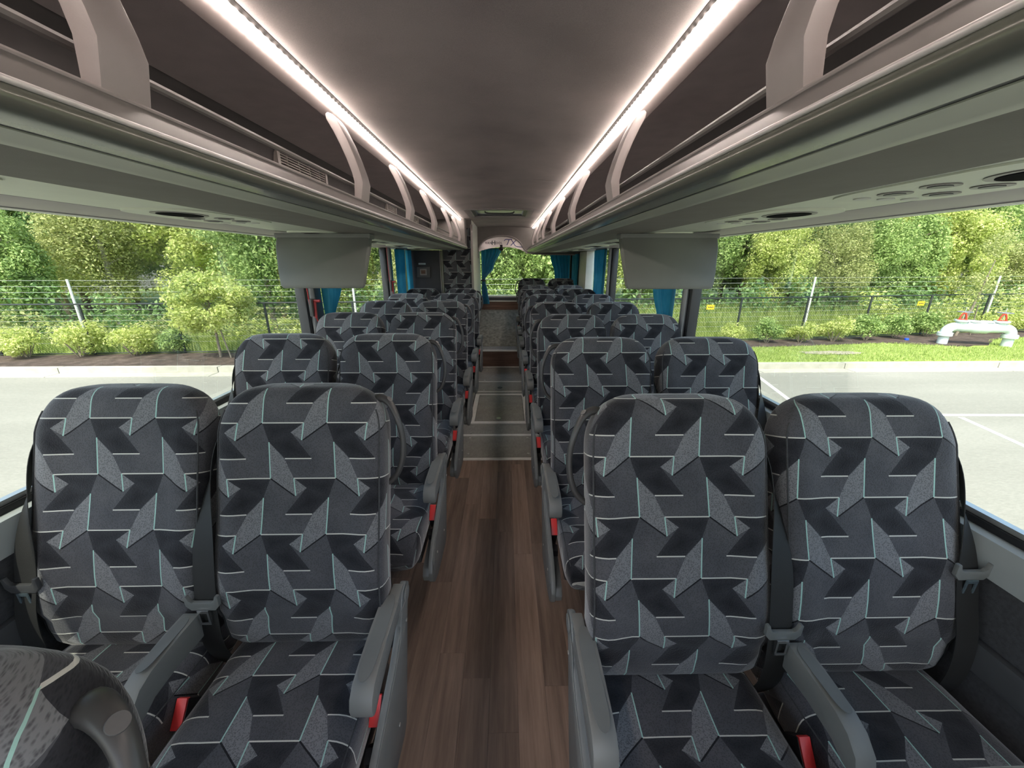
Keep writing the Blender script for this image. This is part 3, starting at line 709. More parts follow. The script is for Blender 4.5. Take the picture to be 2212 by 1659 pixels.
curtain((1.165,2.53,1.165,2.95),5,.018,[(1.595,0,1),(1.30,.0,.8),(1.05,.0,.45),(.86,.0,.4)],'teal curtain gathered at the pillar behind the right-hand monitor',None,'teal side curtains')
curtain((1.165,4.40,1.165,4.9),5,.018,[(1.595,0,1),(1.2,.0,.85),(.86,.0,.8)],'teal curtain at the second black pillar on the right',None,'teal side curtains')
curtain((1.15,5.98,1.15,6.42),5,.018,[(1.57,0,1),(1.2,.05,.9),(.86,.1,.8)],'teal curtain beside the cream rear pillar on the right',None,'teal side curtains')
curtain((1.12,6.52,.80,6.60),5,.018,[(1.57,0,1),(1.25,.0,.75),(.90,.0,.45)],'teal curtain drawn into the right corner of the rear window',None,'teal rear curtains')
curtain((-.335,6.56,.0,6.56),6,.02,[(1.66,0,1),(1.38,.02,.62),(1.165,.02,.17),(1.0,.0,.28),(.78,.03,.38)],'teal curtain tied back at the left edge of the rear window',(1.165,.09,M['dark_plastic']),'teal rear curtains')
# red safety hammers on the left pillars
for (y, z, lab) in ((2.50,1.12,'red emergency hammer on its cord by the nearer left pillar'),(4.28,1.15,'red emergency hammer by the pillar before the lavatory')):
    h = empty('emergency_hammer', (-1.16,y,z)); tag(h, lab, 'hammer', 'red emergency hammers')
    MB().tube([(0,0,.0),(0,.005,.05),(0,.01,.10)],[.009,.008,.010],10).build('handle', M['hammer_red'], h)
    MB().tube([(-.02,.01,.105),(.035,.01,.105)],[.009,.009],10).build('head', M['hammer_red'], h)
    MB().tube(catmull([(-.02,-.02,.5),(-.02,-.025,.25),(-.015,-.02,.05),(0,0,.0),(.01,.01,-.04)],4),.003,6).build('cord', M['hammer_red'], h)
    MB().box(-.025,-.005,-.025,.035,.01,.12).build('holder', M['dark_plastic'], h, bev=.004)

# ------------------------------------------------------------------ coach seats
def se(a): return lambda d, b, p=2.6: a*max(0, 1-((b-d)/b)**p)**(1/p) if d < b else a
def yc(z):
    T = [(.44,-.170),(.52,-.188),(.60,-.183),(.75,-.145),(.90,-.095),(1.0,-.060),(1.148,-.010)]
    for (a, b_), (c, d) in zip(T, T[1:]):
        if z <= c: return b_+(d-b_)*(z-a)/(c-a)
    return T[-1][1]
def ring_loft(st_, N, sx, uvsign=1, n=4.0):
    """st_: list of (cy, cz, ny, nz, half width, thickness, bolster); closed rings, UV in metres"""
    b = MB(); b.uv = []
    th0 = -PI/2; vlen = 0; prev = None
    for (cy, cz, ny, nz, a, th, bo) in st_:
        pts = []
        for j in range(N+1):
            t = th0+2*PI*j/N; c_, s_ = math.cos(t), math.sin(t)
            x = a*math.copysign(abs(c_)**(2/n), c_); d = .5*th*math.copysign(abs(s_)**(2/n), s_)
            if s_ < 0:
                q = abs(x)/max(a,1e-6); e = max(0, min(1, (q-.5)/.35)); e = e*e*(3-2*e); d -= bo*e*min(1, -s_*3)
                if q > .9: pass
            pts.append((x*sx, cy+ny*d, cz+nz*d))
        fc = Vector(pts[0])
        if prev is not None: vlen += (fc-prev).length
        prev = fc
        arc = [0]
        for j in range(1, N+1): arc.append(arc[-1]+(Vector(pts[j])-Vector(pts[j-1])).length)
        tot = arc[-1]
        for j in range(N+1):
            uu = arc[j] if arc[j] <= tot/2 else arc[j]-tot
            if j == N: uu = arc[j]-tot
            b.v.append(pts[j]); b.uv.append((uu*sx, vlen*uvsign))
    K = N+1
    for i in range(len(st_)-1):
        for j in range(N): b.f.append((i*K+j, i*K+j+1, (i+1)*K+j+1, (i+1)*K+j))
    b.f.append(tuple(range(K-1))); b.f.append(tuple((len(st_)-1)*K+j for j in range(K-1)))
    return b
def make_seat_parts(sx, aisle):
    root = empty('coach_seat')
    def X(a, b_): return sorted((a*sx, b_*sx))
    # backrest
    st_ = []
    zs = [.40]+[.445+.03*i for i in range(20)]+[1.03,1.043,1.056,1.069,1.082,1.094,1.106,1.117,1.127,1.135,1.141,1.145,1.1475,1.1485]
    for z in zs:
        e = .01; dy = yc(z+e)-yc(z-e); L = math.hypot(dy, 2*e); ny, nz = 2*e/L, -dy/L
        d = 1.1485-z; a = (.080+se(.139)(d, .13, 2.3)) if d < .13 else .219
        th = .105*(max(.03, 1-((.05-d)/.05)**2.3)**(1/2.3)) if d < .05 else .105
        if z < .56: th *= .86+.14*(z-.40)/.16; a *= .985+.015*(z-.40)/.16
        bo = .016*min(1, max(0,(z-.46)/.1))*min(1, d/.12)
        # soft lumbar roll and the fold beneath it
        cy = yc(z)-.010*math.exp(-((z-.67)/.09)**2)+.010*math.exp(-((z-.555)/.016)**2)-.006*math.exp(-((z-.50)/.03)**2)
        st_.append((cy, z, ny, nz, a, th, bo))
    br = ring_loft(st_, 44, sx).build('backrest', M['fabric'], root)
    # piping along both front edges of the backrest
    for s in (-1, 1):
        pts = []
        for (cy, z, ny, nz, a, th, bo) in st_[2:-9]:
            q = .955; x = a*q*s; d = -.5*th*(1-q**4)**.25-bo; pts.append((x*sx, cy+ny*d-.001, z+nz*d))
        o = MB().tube(pts, .0022, 6).build('piping', M['side_carpet'], br)
    # cushion
    cp = [(-.165,.405,.13),(-.20,.405,.14),(-.26,.405,.148),(-.33,.405,.152),(-.40,.407,.156),(-.46,.409,.160),(-.51,.410,.160),(-.55,.408,.154),(-.58,.403,.142),(-.60,.397,.124),(-.615,.390,.100),(-.623,.384,.070),(-.627,.380,.03)]
    st2 = []
    for y, z, th in cp:
        a = .208 if y < -.22 else .202
        if y < -.55: a = .208*(1-.10*((-.55-y)/.077)**2)
        st2.append((y, z, 0, -1, a, th, .007 if y > -.58 else 0))
    cu = ring_loft(st2, 40, sx, -1).build('cushion', M['fabric'], root)
    for s in (-1, 1):
        pts = [(s*sx*a*.95, y, z+.5*th*(1-.95**4)**.25+bo*.8) for (y, z, _, _, a, th, bo) in st2[1:-3]]
        MB().tube(pts, .002, 6).build('piping', M['side_carpet'], cu)
    # frame and legs below
    b = MB(); b.box(*X(-.19,.19), -.50,-.18,.27,.33); b.build('seat_pan', M['dark_plastic'], root, bev=.01)
    for yy in (-.22,-.42):
        MB().box(*X(-.02 if aisle else .10, .02 if aisle else .14), yy-.02, yy+.02, 0, .275).build('leg', M['dark_plastic'], root)
    # belt, latch plate and tongue
    if aisle: P = [(.208,1.055,.016),(.222,1.0,.034),(.232,.90,.052),(.235,.78,.066),(.231,.66,.072),(.231,.575,.070),(.231,.50,.074),(.233,.43,.070),(.235,.36,.05)]; zp = .64
    else: P = [(.208,1.055,.016),(.218,1.0,.034),(.222,.93,.046),(.214,.84,.066),(.207,.77,.072),(.207,.70,.073),(.210,.60,.076),(.214,.50,.080),(.220,.42,.08),(.222,.34,.06)]; zp = .775 if sx > 0 else .69
    C3 = catmull([(x, yc(z)-o_, z) for x, z, o_ in P], 4)
    b = MB()
    for p in C3:
        t = min(1, max(0, (1.03-p.z)/.30)); t = t*t*(3-2*t); an = R(78)*(1-t); hw = .027
        dx, dy = math.cos(an)*hw, math.sin(an)*hw
        for (sg, o_) in ((-1,0),(1,0),(1,.0016),(-1,.0016)): b.v.append(((p.x+sg*dx+math.sin(an)*o_)*sx, p.y+sg*dy-math.cos(an)*o_+ (0), p.z))
    for i in range(len(C3)-1):
        for j in range(4): b.f.append((i*4+j,i*4+(j+1)%4,(i+1)*4+(j+1)%4,(i+1)*4+j))
    b.f += [(0,1,2,3), tuple(len(C3)*4-4+j for j in range(4))]
    b.build('seat_belt', M['belt'], root)
    xp = .231 if aisle else .207; yp = yc(zp)-.072-.005
    b = MB(); pr_ = []
    b.prism([((xp+dx)*sx, zp+dz) for dx, dz in ((-.043,.022),(-.036,.024),(-.031,.010),(-.024,.004),(.024,.004),(.031,.010),(.036,.024),(.043,.022),(.042,-.006),(.030,-.020),(-.030,-.020),(-.042,-.006))], yp-.009, yp+.001, 'y')
    lpz = b.build('latch_plate', M['grey_plastic'] if aisle or sx > 0 else M['dark_plastic'], root, bev=.0015)
    b = MB()
    for a0, a1, c0, c1 in ((-.014,.014,-.026,-.018),(-.014,-.009,-.058,-.026),(.009,.014,-.058,-.026),(-.014,.014,-.063,-.056)):
        b.box(*X(xp+a0,xp+a1), yp-.013, yp-.0105, zp+c0, zp+c1)
    b.build('tongue', M['chrome'] if aisle else M['blue_steel'], lpz)
    # buckle on the aisle side, leaning on the cushion
    bk = MB().prism([(-.355,.335),(-.392,.405),(-.355,.452),(-.315,.40),(-.315,.345)], *X(-.236,-.207), 'x').build('buckle', M['black'], root, bev=.003)
    MB().prism([(-.397,.404),(-.358,.456),(-.350,.449),(-.389,.397)], *X(-.234,-.209), 'x').build('release_button', M['red'], bk, bev=.0015)
    b = MB(); b.tube([(-.222*sx,-.33,.36),(-.222*sx,-.30,.33),(-.222*sx,-.27,.30)], .008, 8); b.build('stalk', M['black'], bk)
    if aisle:
        # grab handle, flattened tube
        hp = catmull([(-.165,yc(1.10)+.006,1.090),(-.192,yc(1.10)+.004,1.110),(-.224,yc(1.07)+.0,1.098),(-.248,yc(1.03)-.008,1.058),(-.259,yc(1.0)-.006,1.005),(-.256,yc(.95),.95),(-.238,yc(.92)+.002,.905),(-.208,yc(.90)+.004,.880)], 5)
        b = MB(); b.tube([(p.x*sx, p.y, p.z) for p in hp], [.0125-.0045*min(1,i/14) for i in range(len(hp))], 12)
        for i, p in enumerate(hp):
            for j in range(12):
                x, y, z = b.v[i*12+j]; b.v[i*12+j] = (x, p.y+(y-p.y)*(1.5-.4*min(1,i/16)), z)
        gh = b.build('grab_handle', M['handle_grey'], root)
        q = hp[9]; nrm = Vector((-.62,-.15,.78)).normalized(); q2 = Vector((q.x,q.y,q.z))+nrm*.0098
        MB().tube([(q2.x*sx,q2.y,q2.z),((q2+nrm*.001).x*sx,(q2+nrm*.001).y,(q2+nrm*.001).z)], [.0085,.008], 18).build('screw_cap', M['dark_plastic'], gh)
        # side panel
        prof = [(-.125,.575),(-.150,.60),(-.185,.598),(-.205,.575),(-.225,.52),(-.30,.475),(-.42,.435),(-.52,.400),(-.585,.36),(-.605,.315),(-.595,.27),(-.56,.235),(-.50,.215),(-.40,.205),(-.30,.200),(-.272,.212),(-.258,.24),(-.222,.335),(-.186,.44),(-.157,.52)]
        sp_ = MB().prism(prof, *X(-.2555,-.238), 'x').build('side_panel', M['grey_plastic'], root, bev=.005)
        MB().prism([(-.24,.33),(-.31,.352),(-.42,.348),(-.52,.338),(-.575,.318),(-.592,.29),(-.583,.262),(-.55,.24),(-.50,.225),(-.40,.215),(-.30,.212),(-.262,.24)], *X(-.238,-.212), 'x').build('inner_housing', M['grey_plastic'], sp_, bev=.006)
        pr2 = [(y*.86-.055, z*.80+.083) for y, z in prof]
        MB().prism(pr2, *X(-.2575,-.2550), 'x').build('panel_inset', M['pad_grey'], sp_, bev=.001)
        for (y, z) in ((-.19,.50),(-.33,.30),(-.50,.33)):
            MB().cyl((-.259*sx if sx > 0 else .2575,y,z), .005, .0018, 'x', 10).build('screw', M['alu'], sp_)
        MB().cyl((-.260*sx if sx > 0 else .2565,-.165,.572), .022, .0035, 'x', 20).build('pivot_cap', M['pad_grey'], sp_, bev=.001)
        MB().box(*X(-.239,-.230), -.215,-.165,.47,.525).build('hinge_block', M['black'], sp_, bev=.002)
        for zq in (.485,.508):
            MB().cyl((-.2315*sx if sx > 0 else .2275,-.20,zq), .004, .0035, 'x', 10).build('screw', M['alu'], sp_)
        # armrest: neck and pad
        b = MB().prism([(-.150,.560),(-.150,.588),(-.162,.602),(-.185,.606),(-.245,.600),(-.245,.568),(-.19,.552),(-.165,.552)], *X(-.252,-.222), 'x')
        ar = b.build('armrest', M['pad_grey'], root, bev=.004)
        b = MB().prism([(-.225,.604),(-.30,.604),(-.38,.600),(-.425,.592),(-.447,.575),(-.455,.552),(-.452,.53),(-.440,.522),(-.40,.535),(-.34,.548),(-.28,.556),(-.225,.560)], *X(-.2545,-.203), 'x')
        b.build('arm_pad', M['pad_grey'], ar, bev=.006)
        b = MB().prism([(( -.2288+(.017*math.cos(t)))*sx, -.315+.115*math.copysign(abs(math.sin(t))**.35, math.sin(t))) for t in [2*PI*k/24 for k in range(24)]], .6042, .6056, 'z')
        b.build('pad_inlay', M['grey_plastic'], ar)
        lv_ = MB().prism([(-.415,.318),(-.445,.330),(-.452,.372),(-.425,.385),(-.405,.365)], *X(-.2385,-.211), 'x').build('recline_lever', M['black'], root, bev=.006)
        # middle armrest
        b = MB().prism([(-.245,.590),(-.252,.606),(-.31,.606),(-.395,.600),(-.428,.588),(-.455,.562),(-.466,.526),(-.458,.515),(-.433,.518),(-.405,.533),(-.34,.538),(-.252,.533),(-.245,.545)], *X(.249,.292), 'x')
        b.build('middle_armrest', M['pad_grey'], root, bev=.006)
        b = MB().prism([((.2705+(.014*math.cos(t)))*sx, -.335+.07*math.copysign(abs(math.sin(t))**.35, math.sin(t))) for t in [2*PI*k/24 for k in range(24)]], .6062, .6074, 'z')
        b.build('arm_inlay', M['grey_plastic'], root)
        MB().box(*X(.252,.288), -.248,-.15,.50,.575).build('arm_mount', M['black'], root)
    return root
ordn = ['first','second','third','fourth','fifth','sixth','seventh']
rndp = random.Random(11)
CAL = {(1,True,0):(.73,.505),(1,False,0):(.15,1.62),(-1,True,0):(.565,.77),(-1,False,0):(.40,.86)}
for sx, side, Yb, rows in ((1,'right',.92,range(-1,8)),(-1,'left',1.022,range(-1,6))):
    for aisle in (True, False):
        proto = None
        for k in rows:
            if k == -1 and not aisle: continue
            Y = Yb+.77*k; dz = 0
            if sx > 0 and k == 7: dz = .06; Y = 6.30
            o = copy_tree(proto) if proto else make_seat_parts(sx, aisle)
            if not proto: proto = o
            o.location = (sx*(.480 if aisle else .950), Y, dz)
            if k == -1: lab = 'patterned coach seat cut off at the bottom %s corner, only its top showing' % side
            elif sx > 0 and k == 7: lab = 'raised rearmost coach seat before the rear window, %s' % ('on the aisle' if aisle else 'beside the corner curtain')
            else: lab = 'arrow-patterned dark %s seat, %s full row, %s-hand bank' % ('aisle' if aisle else 'window', ordn[k], side)
            tag(o, lab, 'seat', 'coach seats in rows')
            cu_, cv_ = CAL.get((sx, aisle, k), (rndp.random(), rndp.random()*1.6))
            for ch in o.children:
                if ch.name.startswith('backrest') or ch.name.startswith('cushion'):
                    ch['cloth_u'] = float(cu_); ch['cloth_v'] = float(cv_)

# ------------------------------------------------------------------ outdoors: fence
fe = empty('chain_link_fence', (0,fy(0),BZ)); finv = Matrix.Translation(-Vector(fe.location))
tag(fe, 'black chain-link fence running behind the kerb, posts and top rail', 'fence')
def fp(name, mb, mat, par=None):
    o = mb.build(name, mat, par or fe); o.matrix_parent_inverse = finv; return o
px = [-26.2,-23.8,-21.4,-19,-16.5,-14.03,-11.61,-9.19,-6.8,-4.4,-2.0,.42,2.9,5.35,7.81,10.24,12.77,15.33,17.96,20.5,23.1,25.7,28.3,31]
for i, x in enumerate(px): fp('post', MB().tube([(x,fy(x),BZ),(x,fy(x),BZ+1.42)],.032,10), M['fence_black'])
for i in range(len(px)-1):
    a, b_ = px[i], px[i+1]
    fp('top_rail', MB().tube([(a,fy(a),BZ+1.41),(b_,fy(b_),BZ+1.41)],.022,8), M['fence_black'])
mesh = MB()
x = -26.2
while x < 31:
    for s in (-1, 1):
        xe = x+1.4*s; a = Vector((x,fy(x)+.01*s,BZ+.03)); c = Vector((xe,fy(xe)+.01*s,BZ+1.40)); t = .0022
        mesh.add([a+Vector((t,0,t)),a+Vector((-t,0,-t)),c+Vector((-t,0,-t)),c+Vector((t,0,t)),a+Vector((0,t,0)),c+Vector((0,t,0))],[(0,1,2,3),(1,4,5,2),(4,0,3,5)])
    x += .085
o = fp('wire_mesh', mesh, M['fence_black']); o['kind'] = 'stuff'
fp('bottom_rail', MB().tube([(x_,fy(x_)-.02,BZ+.04) for x_ in px],.02,6), M['fence_black'])
# pale poles with strained wires behind it
ef = empty('wire_fence', (0,fy(0)+.35,BZ)); finv2 = Matrix.Translation(-Vector(ef.location))
tag(ef, 'taller strained-wire fence on pale poles just behind the black one', 'fence')
for x in (-19.6,-12.05,-4.46,3.1,10.63,18.66,26.5):
    o = MB().tube([(x,fy(x)+.35,BZ),(x,fy(x)+.35,BZ+2.05)],[.035,.030],10).build('pole', M['pole_white'], ef); o.matrix_parent_inverse = finv2
for j in range(12):
    z = BZ+2.02-j*.16
    o = MB().tube([(x_,fy(x_)+.35+.03,z) for x_ in range(-26,32,4)],.0038,5).build('wire', M['wire'], ef); o.matrix_parent_inverse = finv2
for i, (x, lab) in enumerate(((-7.84,'small yellow warning sign on the wires beside the young tree'),(6.92,'small yellow warning sign on the wires nearest the right-hand monitor'),(15.33,'small yellow warning sign on the wires near the white pipe assembly'))):
    s_ = MB().box(x-.13,x+.13,fy(x)+.30,fy(x)+.305,CH-.07+.02*0-1.47+0-.0+0,CH-1.47+.09).build('warning_sign', M['sign_yellow']); tag(s_, lab, 'sign', 'yellow warning signs')
    for j, (w0,w1) in enumerate(((-.085,-.03),(-.02,.03),(.04,.085))):
        o = MB().box(x+w0,x+w1,fy(x)+.296,fy(x)+.2995,.0,.022).build('lettering', M['letter_dark'], s_)

# ------------------------------------------------------------------ outdoors: plants
def leaf_cloud(mb, rnd, c, rad, n, size, flat=.0, shell=.55):
    cx_, cy_, cz_ = c
    for _ in range(n):
        while True:
            p = Vector((rnd.uniform(-1,1),rnd.uniform(-1,1),rnd.uniform(-1,1)))
            if shell**1 < p.length < 1: break
        q = Vector((cx_+p.x*rad[0], cy_+p.y*rad[1], cz_+p.z*rad[2]))
        nrm = (p+Vector((rnd.gauss(0,.6),rnd.gauss(0,.6),rnd.gauss(.3,.6)))).normalized()
        a = nrm.cross(Vector((rnd.gauss(0,1),rnd.gauss(0,1),rnd.gauss(0,1)))).normalized(); b_ = nrm.cross(a)
        s = size*rnd.uniform(.6,1.4); k = len(mb.v)
        mb.v += [tuple(q-a*s), tuple(q+b_*s*.5+nrm*s*.12), tuple(q+a*s), tuple(q-b_*s*.5+nrm*s*.12)]
        mb.f.append((k,k+1,k+2,k+3)); mb.sm.append(False)
def branch_tree(mb, rnd, h, r0, n, spread, lo=.35):
    mb.tube([(0,0,0),(rnd.uniform(-.1,.1),rnd.uniform(-.1,.1),h*.5),(rnd.uniform(-.2,.2),rnd.uniform(-.2,.2),h*.92)],[r0,r0*.7,r0*.2],8)
    for i in range(n):
        t = lo+(.9-lo)*i/n; an = rnd.uniform(0,2*PI); L = spread*(1-.5*t)*rnd.uniform(.6,1)
        mb.tube([(0,0,h*t),(math.cos(an)*L*.5,math.sin(an)*L*.5,h*t+L*.35),(math.cos(an)*L,math.sin(an)*L,h*t+L*.55)],[r0*.35,r0*.22,r0*.07],5)
def crown_mesh(seed, rx, ry, rz, zc_, blobs, per, size):
    rnd = random.Random(seed); mb = MB()
    for _ in range(blobs):
        while True:
            p = Vector((rnd.uniform(-1,1),rnd.uniform(-1,1),rnd.uniform(-1,1)))
            if .35 < p.length < 1: break
        rb = rnd.uniform(.16,.30)
        leaf_cloud(mb, rnd, (p.x*rx*.85,p.y*ry*.85,zc_+p.z*rz*.85), (rb*rx*1.3,rb*ry*1.3,rb*rz*.95), per, size)
    return mb
variants = []
for i, (mat, rx, rz, zc_, size) in enumerate((('leaf_mid',2.0,2.9,3.5,.085),('leaf_yellow',1.7,2.6,3.0,.08),('leaf_dark',2.3,3.3,4.2,.09),('leaf_olive',1.8,2.7,3.1,.07),('leaf_mid',1.5,3.1,3.6,.11))):
    root = empty('tree')
    tk = MB(); branch_tree(tk, random.Random(50+i), zc_+rz*.6, .12, 9, rx, .25); tk.build('trunk', M['bark' if i % 2 == 0 else 'pale_bark'], root)
    cm = crown_mesh(100+i, rx, rx, rz, zc_, 66, 430, size*.68); o = cm.build('crown', M[mat], root, recalc=False); variants.append(root)
kind_l = ['mid-green leafy tree','yellow-green bushy tree','dark dense tree','olive fine-leaved tree','tall loose green tree']
rt = random.Random(21); used = [False]*5; cnt = 0
tcount = {}
def nth(v, row):
    tcount[(v,row)] = tcount.get((v,row),0)+1; return ['first','second','third','fourth','fifth','sixth','seventh','eighth','ninth','tenth','eleventh','twelfth','thirteenth'][tcount[(v,row)]-1]
def place_tree(v, x, y, s, rz, lab, grp):
    o = variants[v] if not used[v] else copy_tree(variants[v]); used[v] = True
    o.location = (x,y,BZ); o.scale = (s,s,s*rt.uniform(.9,1.1)); o.rotation_euler = (0,0,rz); tag(o, lab, 'tree', grp); return o
for row, (ybase, step_, smin, smax) in enumerate(((3.2,2.5,.62,.95),(6.4,3.0,.95,1.25),(10.5,3.6,1.3,1.6),(16,5,1.7,2.1))):
    x = -24-row*5
    while x < 29+row*7:
        v = [[1,3,0,4,1,3,0],[0,2,3,1,4,0],[2,0,4,2],[2,0]][row][cnt % [7,6,4,2][row]]; cnt += 1
        yy = fy(max(-33,min(35,x)))+ybase+rt.uniform(-.6,.9)
        if not (row == 0 and (3.0 < x < 9.5 or rt.random() < .12)):
            place_tree(v, x, yy, rt.uniform(smin, smax), rt.uniform(0,6.28), '%s, %s rank of woods, %s such from the left' % (kind_l[v], ['front','second','third','rear'][row], nth(v,row)), 'woodland trees')
        x += step_*rt.uniform(.8,1.15)
# thicket and tall grass below the trees
def clumps(name, mat, spots, size, n, seed, lab, rad=(.7,.6,.6)):
    rnd = random.Random(seed); mb = MB()
    for (x, y, z) in spots: leaf_cloud(mb, rnd, (x,y,z), rad, n, size, shell=.2)
    o = mb.build(name, M[mat], recalc=False); tag(o, lab, 'undergrowth', kind='stuff'); return o
rnd = random.Random(5)
clumps('undergrowth', 'leaf_dark', [(x_+rnd.uniform(-.4,.4), fy(x_)+2.6+rnd.uniform(-.4,.8), BZ+rnd.uniform(.2,1.5)) for x_ in [-26+i*.75 for i in range(76)] for _ in range(2) if not (3 < x_ < 9.0 and _ == 0)], .075, 130, 71, 'tangled dark undergrowth along the foot of the trees')
clumps('undergrowth', 'leaf_olive', [(x_+rnd.uniform(-.4,.4), fy(x_)+1.5+rnd.uniform(-.5,.6), BZ+rnd.uniform(.1,.9)) for x_ in [-26+i*.5 for i in range(60)]], .06, 120, 72, 'olive weeds and brush just behind the left fence', (.6,.5,.45))
clumps('undergrowth', 'leaf_yellow', [(x_+rnd.uniform(-.4,.4), fy(x_)+1.6+rnd.uniform(-.4,.8), BZ+rnd.uniform(.1,1.2)) for x_ in [15+i*.5 for i in range(30)]]+[(x_, fy(x_)+1.0, BZ+rnd.uniform(.0,.5)) for x_ in [-8+i*.6 for i in range(12)]], .065, 150, 73, 'bright yellow-green brush behind the fence', (.6,.5,.5))
def blades(name, x0, x1, yf, depth, n, h, wd, seed, lab, mat='grass_blade', z0=BZ):
    rnd = random.Random(seed); mb = MB()
    for _ in range(n):
        x = rnd.uniform(x0, x1); y = yf(x)+rnd.uniform(0, depth); hh = h*rnd.uniform(.5,1.15); a = rnd.uniform(0,PI); l = rnd.uniform(-.35,.35)*hh; l2 = rnd.uniform(-.25,.25)*hh
        dx, dy = math.cos(a)*wd, math.sin(a)*wd*.5; k = len(mb.v)
        mb.v += [(x-dx,y-dy,z0),(x+dx,y+dy,z0),(x+dx*.7+l*.4,y+dy+l2*.4,z0+hh*.6),(x-dx*.7+l*.4,y-dy+l2*.4,z0+hh*.6),(x+l,y+l2,z0+hh)]
        mb.f += [(k,k+1,k+2,k+3),(k+3,k+2,k+4)]; mb.sm += [False]*2
    o = mb.build(name, M[mat], recalc=False); tag(o, lab, 'grass', kind='stuff'); return o
blades('tall_grass', 2, 20, lambda x: fy(x)+1.4, 3.6, 14000, .85, .012, 1, 'tall pale reedy grass behind the right-hand fence')
blades('meadow_grass', -26, 31, lambda x: fy(x)+.05, 2.2, 30000, .32, .012, 2, 'rough yellow-green grass along both sides of the fence')
blades('lawn_grass', 1.5, 30, lambda x: kerb_y(x)+.02, 2.6, 26000, .055, .010, 3, 'mown bright green lawn blades along the kerb on the right') if False else None
def lawn():
    rnd = random.Random(9); mb = MB(); c = 0
    while c < 30000:
        x = rnd.uniform(4, 24); y = kerb_y(x)+rnd.uniform(.01,1)*(mulch_y(x)-kerb_y(x)-.01) ; c += 1
        a = rnd.uniform(0,PI); hh = rnd.uniform(.03,.075); dx, dy = math.cos(a)*.011, math.sin(a)*.008; l = rnd.uniform(-.03,.03); k = len(mb.v)
        mb.v += [(x-dx,y-dy,BZ),(x+dx,y+dy,BZ),(x+l,y+rnd.uniform(-.02,.02),BZ+hh)]; mb.f.append((k,k+1,k+2)); mb.sm.append(False)
    o = mb.build('lawn_grass', M['grass_blade'], recalc=False); tag(o, 'mown bright green lawn along the kerb on the right', 'grass', kind='stuff')
lawn()
# hedge shrubs in the mulch
sv = []
for i, (mat, rad) in enumerate((('leaf_yellow',(.55,.5,.42)),('leaf_mid',(.40,.40,.38)))):
    root = empty('shrub'); rnd = random.Random(30+i); mb = MB()
    for _ in range(26):
        p = Vector((rnd.uniform(-1,1),rnd.uniform(-1,1),rnd.uniform(-.9,1))); p = p if p.length < 1 else p.normalized()
        leaf_cloud(mb, rnd, (p.x*rad[0]*.8,p.y*rad[1]*.8,.48+p.z*rad[2]*.75), (.2,.2,.17), 90, .036, shell=.1)
    mb.build('foliage', M[mat], root, recalc=False)
    st__ = MB()
    for q in range(6):
        an = q*PI/3; st__.tube([(math.cos(an)*.04,math.sin(an)*.04,0),(math.cos(an)*.2,math.sin(an)*.2,.35)],.012,5)
    st__.build('stem', M['bark'], root); sv.append(root)
su_ = [False,False]
shr = [(-14.6,10.2,0,1.0,'rounded shrub at the far left edge of the mulch bed'),(-13.07,10.45,0,.95,'yellowish shrub left of the tallest pale pole'),(-11.70,10.5,0,1.15,'widest golden shrub in front of the left pale pole'),(-10.37,10.65,0,1.05,'golden shrub just right of the left pale pole'),(-9.45,10.95,1,.85,'small shrub alone between the golden shrubs and young tree'),
 (7.52,12.2,0,.75,'low yellowish shrub nearest the right black window pillar'),(8.6,12.2,1,.95,'second shrub of the row by the right lawn'),(9.75,12.25,0,.80,'third shrub of the row by the right lawn'),(10.97,12.4,0,.98,'fourth shrub of the row by the right lawn'),(12.25,12.6,1,1.02,'fifth shrub of the row by the right lawn'),(13.6,12.95,1,1.0,'sixth shrub, with a blue scrap at its foot'),(15.09,13.3,1,1.05,'seventh shrub, just left of the white pipe assembly'),(18.3,14.05,0,.9,'shrub behind the white pipe assembly'),(19.6,14.3,0,.95,'shrub right of the pale pole behind the pipe assembly'),(20.9,14.5,1,.95,'rightmost shrub behind the pipe assembly')]
rs2 = random.Random(8)
for x, y, v, s, lab in shr:
    o = sv[v] if not su_[v] else copy_tree(sv[v]); su_[v] = True
    o.location = (x,y,BZ+.01); o.scale = (s*rs2.uniform(.95,1.1),s,s); o.rotation_euler = (0,0,rs2.uniform(0,6)); tag(o, lab, 'shrub', 'shrubs in the mulch bed')
# young staked tree on the left, slender tree on the right
yt = empty('young_tree', (-7.81,10.42,BZ)); tag(yt, 'young staked tree with round yellow-green crown in front of the left fence', 'tree')
tk = MB(); tk.tube([(0,0,0),(.02,0,.8),(.0,0,2.0)],[.035,.03,.015],8)
for i in range(8):
    an = i*.8; tk.tube([(0,0,.75+i*.12),(math.cos(an)*.35,math.sin(an)*.3,1.1+i*.14)],[.012,.005],5)
tk.build('trunk', M['bark'], yt)
rnd = random.Random(44); mb = MB()
for _ in range(80):
    p = Vector((rnd.uniform(-1,1),rnd.uniform(-1,1),rnd.uniform(-1,1))); p = p if p.length < 1 else p.normalized()
    wq = 1-.35*max(0,p.z)
    leaf_cloud(mb, rnd, (p.x*.95*wq,p.y*.75*wq,1.50+p.z*.78), (.24,.24,.17), 150, .040, shell=.1)
mb.build('crown', M['leaf_yellow'], yt, recalc=False)
MB().tube([(.35,-.1,0),(.12,0,.95)],.018,6).build('stake', M['bark'], yt); MB().tube([(.95,.25,.0),(.05,0,1.0)],.006,5).build('guy_wire', M['fence_black'], yt)
stt = empty('slender_tree', (16.3,13.4,BZ)); tag(stt, 'slender young tree with thin grey-green crown and stakes, behind the pipe assembly', 'tree')
tk = MB(); tk.tube([(0,0,0),(.25,0,1.0),(.45,0,2.6)],[.04,.035,.012],8); tk.build('trunk', M['bark'], stt)
rnd = random.Random(45); mb = MB()
